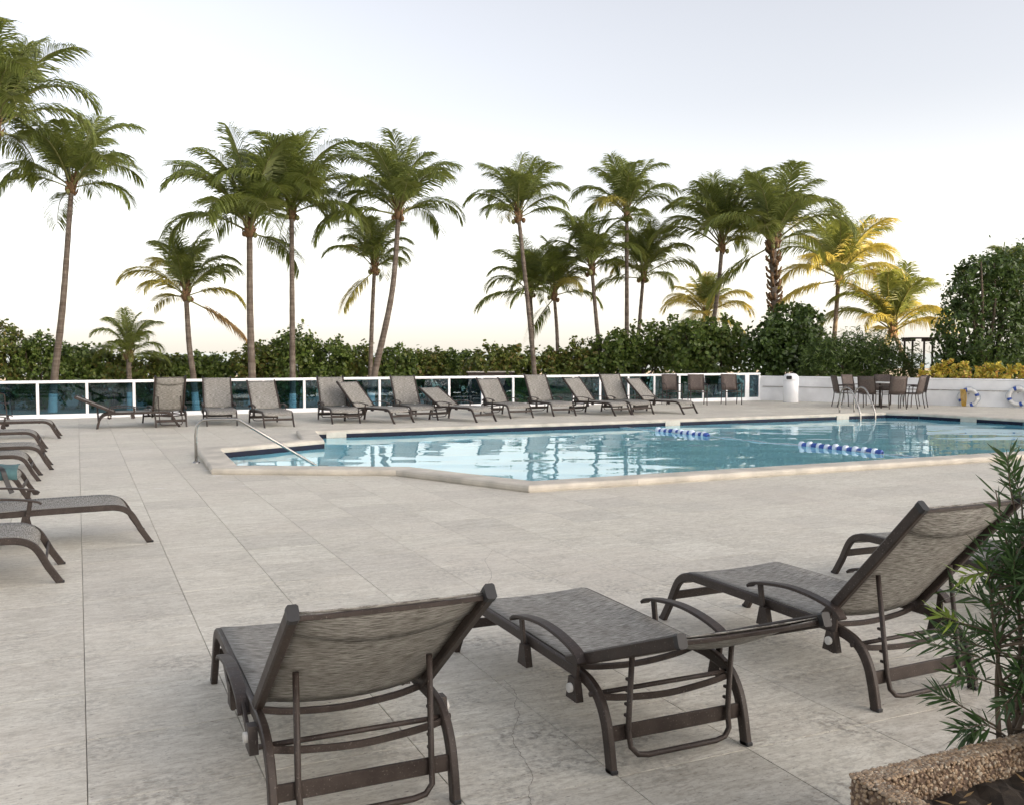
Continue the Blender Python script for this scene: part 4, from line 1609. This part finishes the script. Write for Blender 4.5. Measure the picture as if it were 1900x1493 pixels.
# podocarpus: arching twigs set with narrow leaves
ps = G(1898, 1395, ZR - .06)
shr = empty('podocarpus_shrub', (ps.x, ps.y, ZR - .08))
tag(shr, 'narrow leaved green shrub growing in the pebble planter at the right edge', 'shrub')
r_ = random.Random(21)
stems, leaves, fresh = MB(), MB(), MB()
RIGHT = cam2w(1, 0)
FWD = cam2w(0, 1)


def blade(mb, P, d, L, w, sd):
    d = d.normalized()
    s_ = d.cross(Vector((sd.uniform(-1, 1), sd.uniform(-1, 1), sd.uniform(-.3, 1)))).normalized() * w
    dr = Vector((0, 0, -1)) * L * sd.uniform(.02, .18)
    m1, m2, tip = P + d * L * .3, P + d * L * .68 + dr * .4, P + d * L + dr
    mb.add([P, m1 + s_, m1 - s_, m2 + s_ * .85, m2 - s_ * .85, tip], [(0, 1, 2), (2, 1, 3, 4), (4, 3, 5)])


def twig(start, end, n_leaf, frac, bow, new=False, thick=.004):
    mid = start.lerp(end, .5) + bow
    path = smooth_path([start, mid, end], 7)
    stems.tube(path, [thick * (1 - .8 * i / (len(path) - 1)) for i in range(len(path))], 5)
    for k in range(n_leaf):
        t = frac + (1 - frac) * k / n_leaf
        f = t * (len(path) - 1)
        i = min(int(f), len(path) - 2)
        P = path[i].lerp(path[i + 1], f - i)
        T = (path[i + 1] - path[i]).normalized()
        a = k * 2.4 + r_.uniform(-.4, .4)
        u = T.cross(Vector((0, 0, 1)))
        u = u.normalized() if u.length > .01 else Vector((1, 0, 0))
        v = T.cross(u)
        o_ = u * math.cos(a) + v * math.sin(a)
        lean = .55 + .75 * t
        blade(fresh if (new and t > .62) else leaves, P, o_ + T * lean, r_.uniform(.055, .088), r_.uniform(.0032, .0048), r_)
    return path


mains = []
for k in range(9):
    a = r_.uniform(0, 6.28)
    end = RIGHT * r_.uniform(-.16, .30) + FWD * r_.uniform(-.22, .25) + Vector((0, 0, r_.uniform(.48, .78)))
    mains.append(twig(Vector((r_.uniform(-.05, .05), r_.uniform(-.05, .05), 0)), end, 30, .55, RIGHT * r_.uniform(-.05, .05), False, .009))
# side twigs: targets given across (right), along the view and up from the shrub's foot
targets = [(-.06, .02, 1.02, 0), (.02, -.05, 1.04, 0), (-.02, .1, 1.0, 0), (-.20, 0, .62, 1), (-.27, -.04, .50, 1), (-.24, .05, .42, 0), (-.30, .02, .40, 0), (-.26, -.1, .33, 0), (-.10, .0, .72, 0), (-.05, .0, .80, 0),
           (-.21, -.06, .13, 0), (-.17, .0, .08, 0), (-.23, .05, .20, 0), (-.12, -.1, .22, 0), (-.08, -.12, .35, 0), (-.16, .1, .55, 0), (-.07, .0, .66, 0), (.02, -.1, .90, 0), (.05, -.1, .75, 0), (-.02, -.15, .5, 0), (.05, -.15, .35, 0), (.1, -.1, .95, 0)]
for k in range(58):
    uu = r_.uniform(.12, .98)
    targets.append((r_.uniform(-.17 + .3 * max(0, uu - .45), .48), r_.uniform(-.3, .3), uu, 1 if r_.random() < .06 else 0))
for k in range(70):
    targets.append((r_.uniform(-.04, .45), r_.uniform(-.32, .3), r_.uniform(.1, 1.0), 0))
for r1, f1, u1, new in targets:
    u1 *= .87
    end = RIGHT * r1 + FWD * f1 + Vector((0, 0, u1))
    mpath = r_.choice(mains)
    cand = [p for p in mpath if p.z < u1 * .85 + .02] or mpath[:2]
    st = cand[max(0, len(cand) - 1 - r_.randrange(3))]
    L = (end - st).length
    twig(st, end, int(16 + 52 * L), .42, Vector((0, 0, r_.uniform(-.02, .05))) + RIGHT * r_.uniform(-.03, .03), bool(new))
stems.build('stem', M['twig'], shr)
leaves.build('foliage', M['podo'], shr)
fresh.build('new_foliage', M['podo_new'], shr)
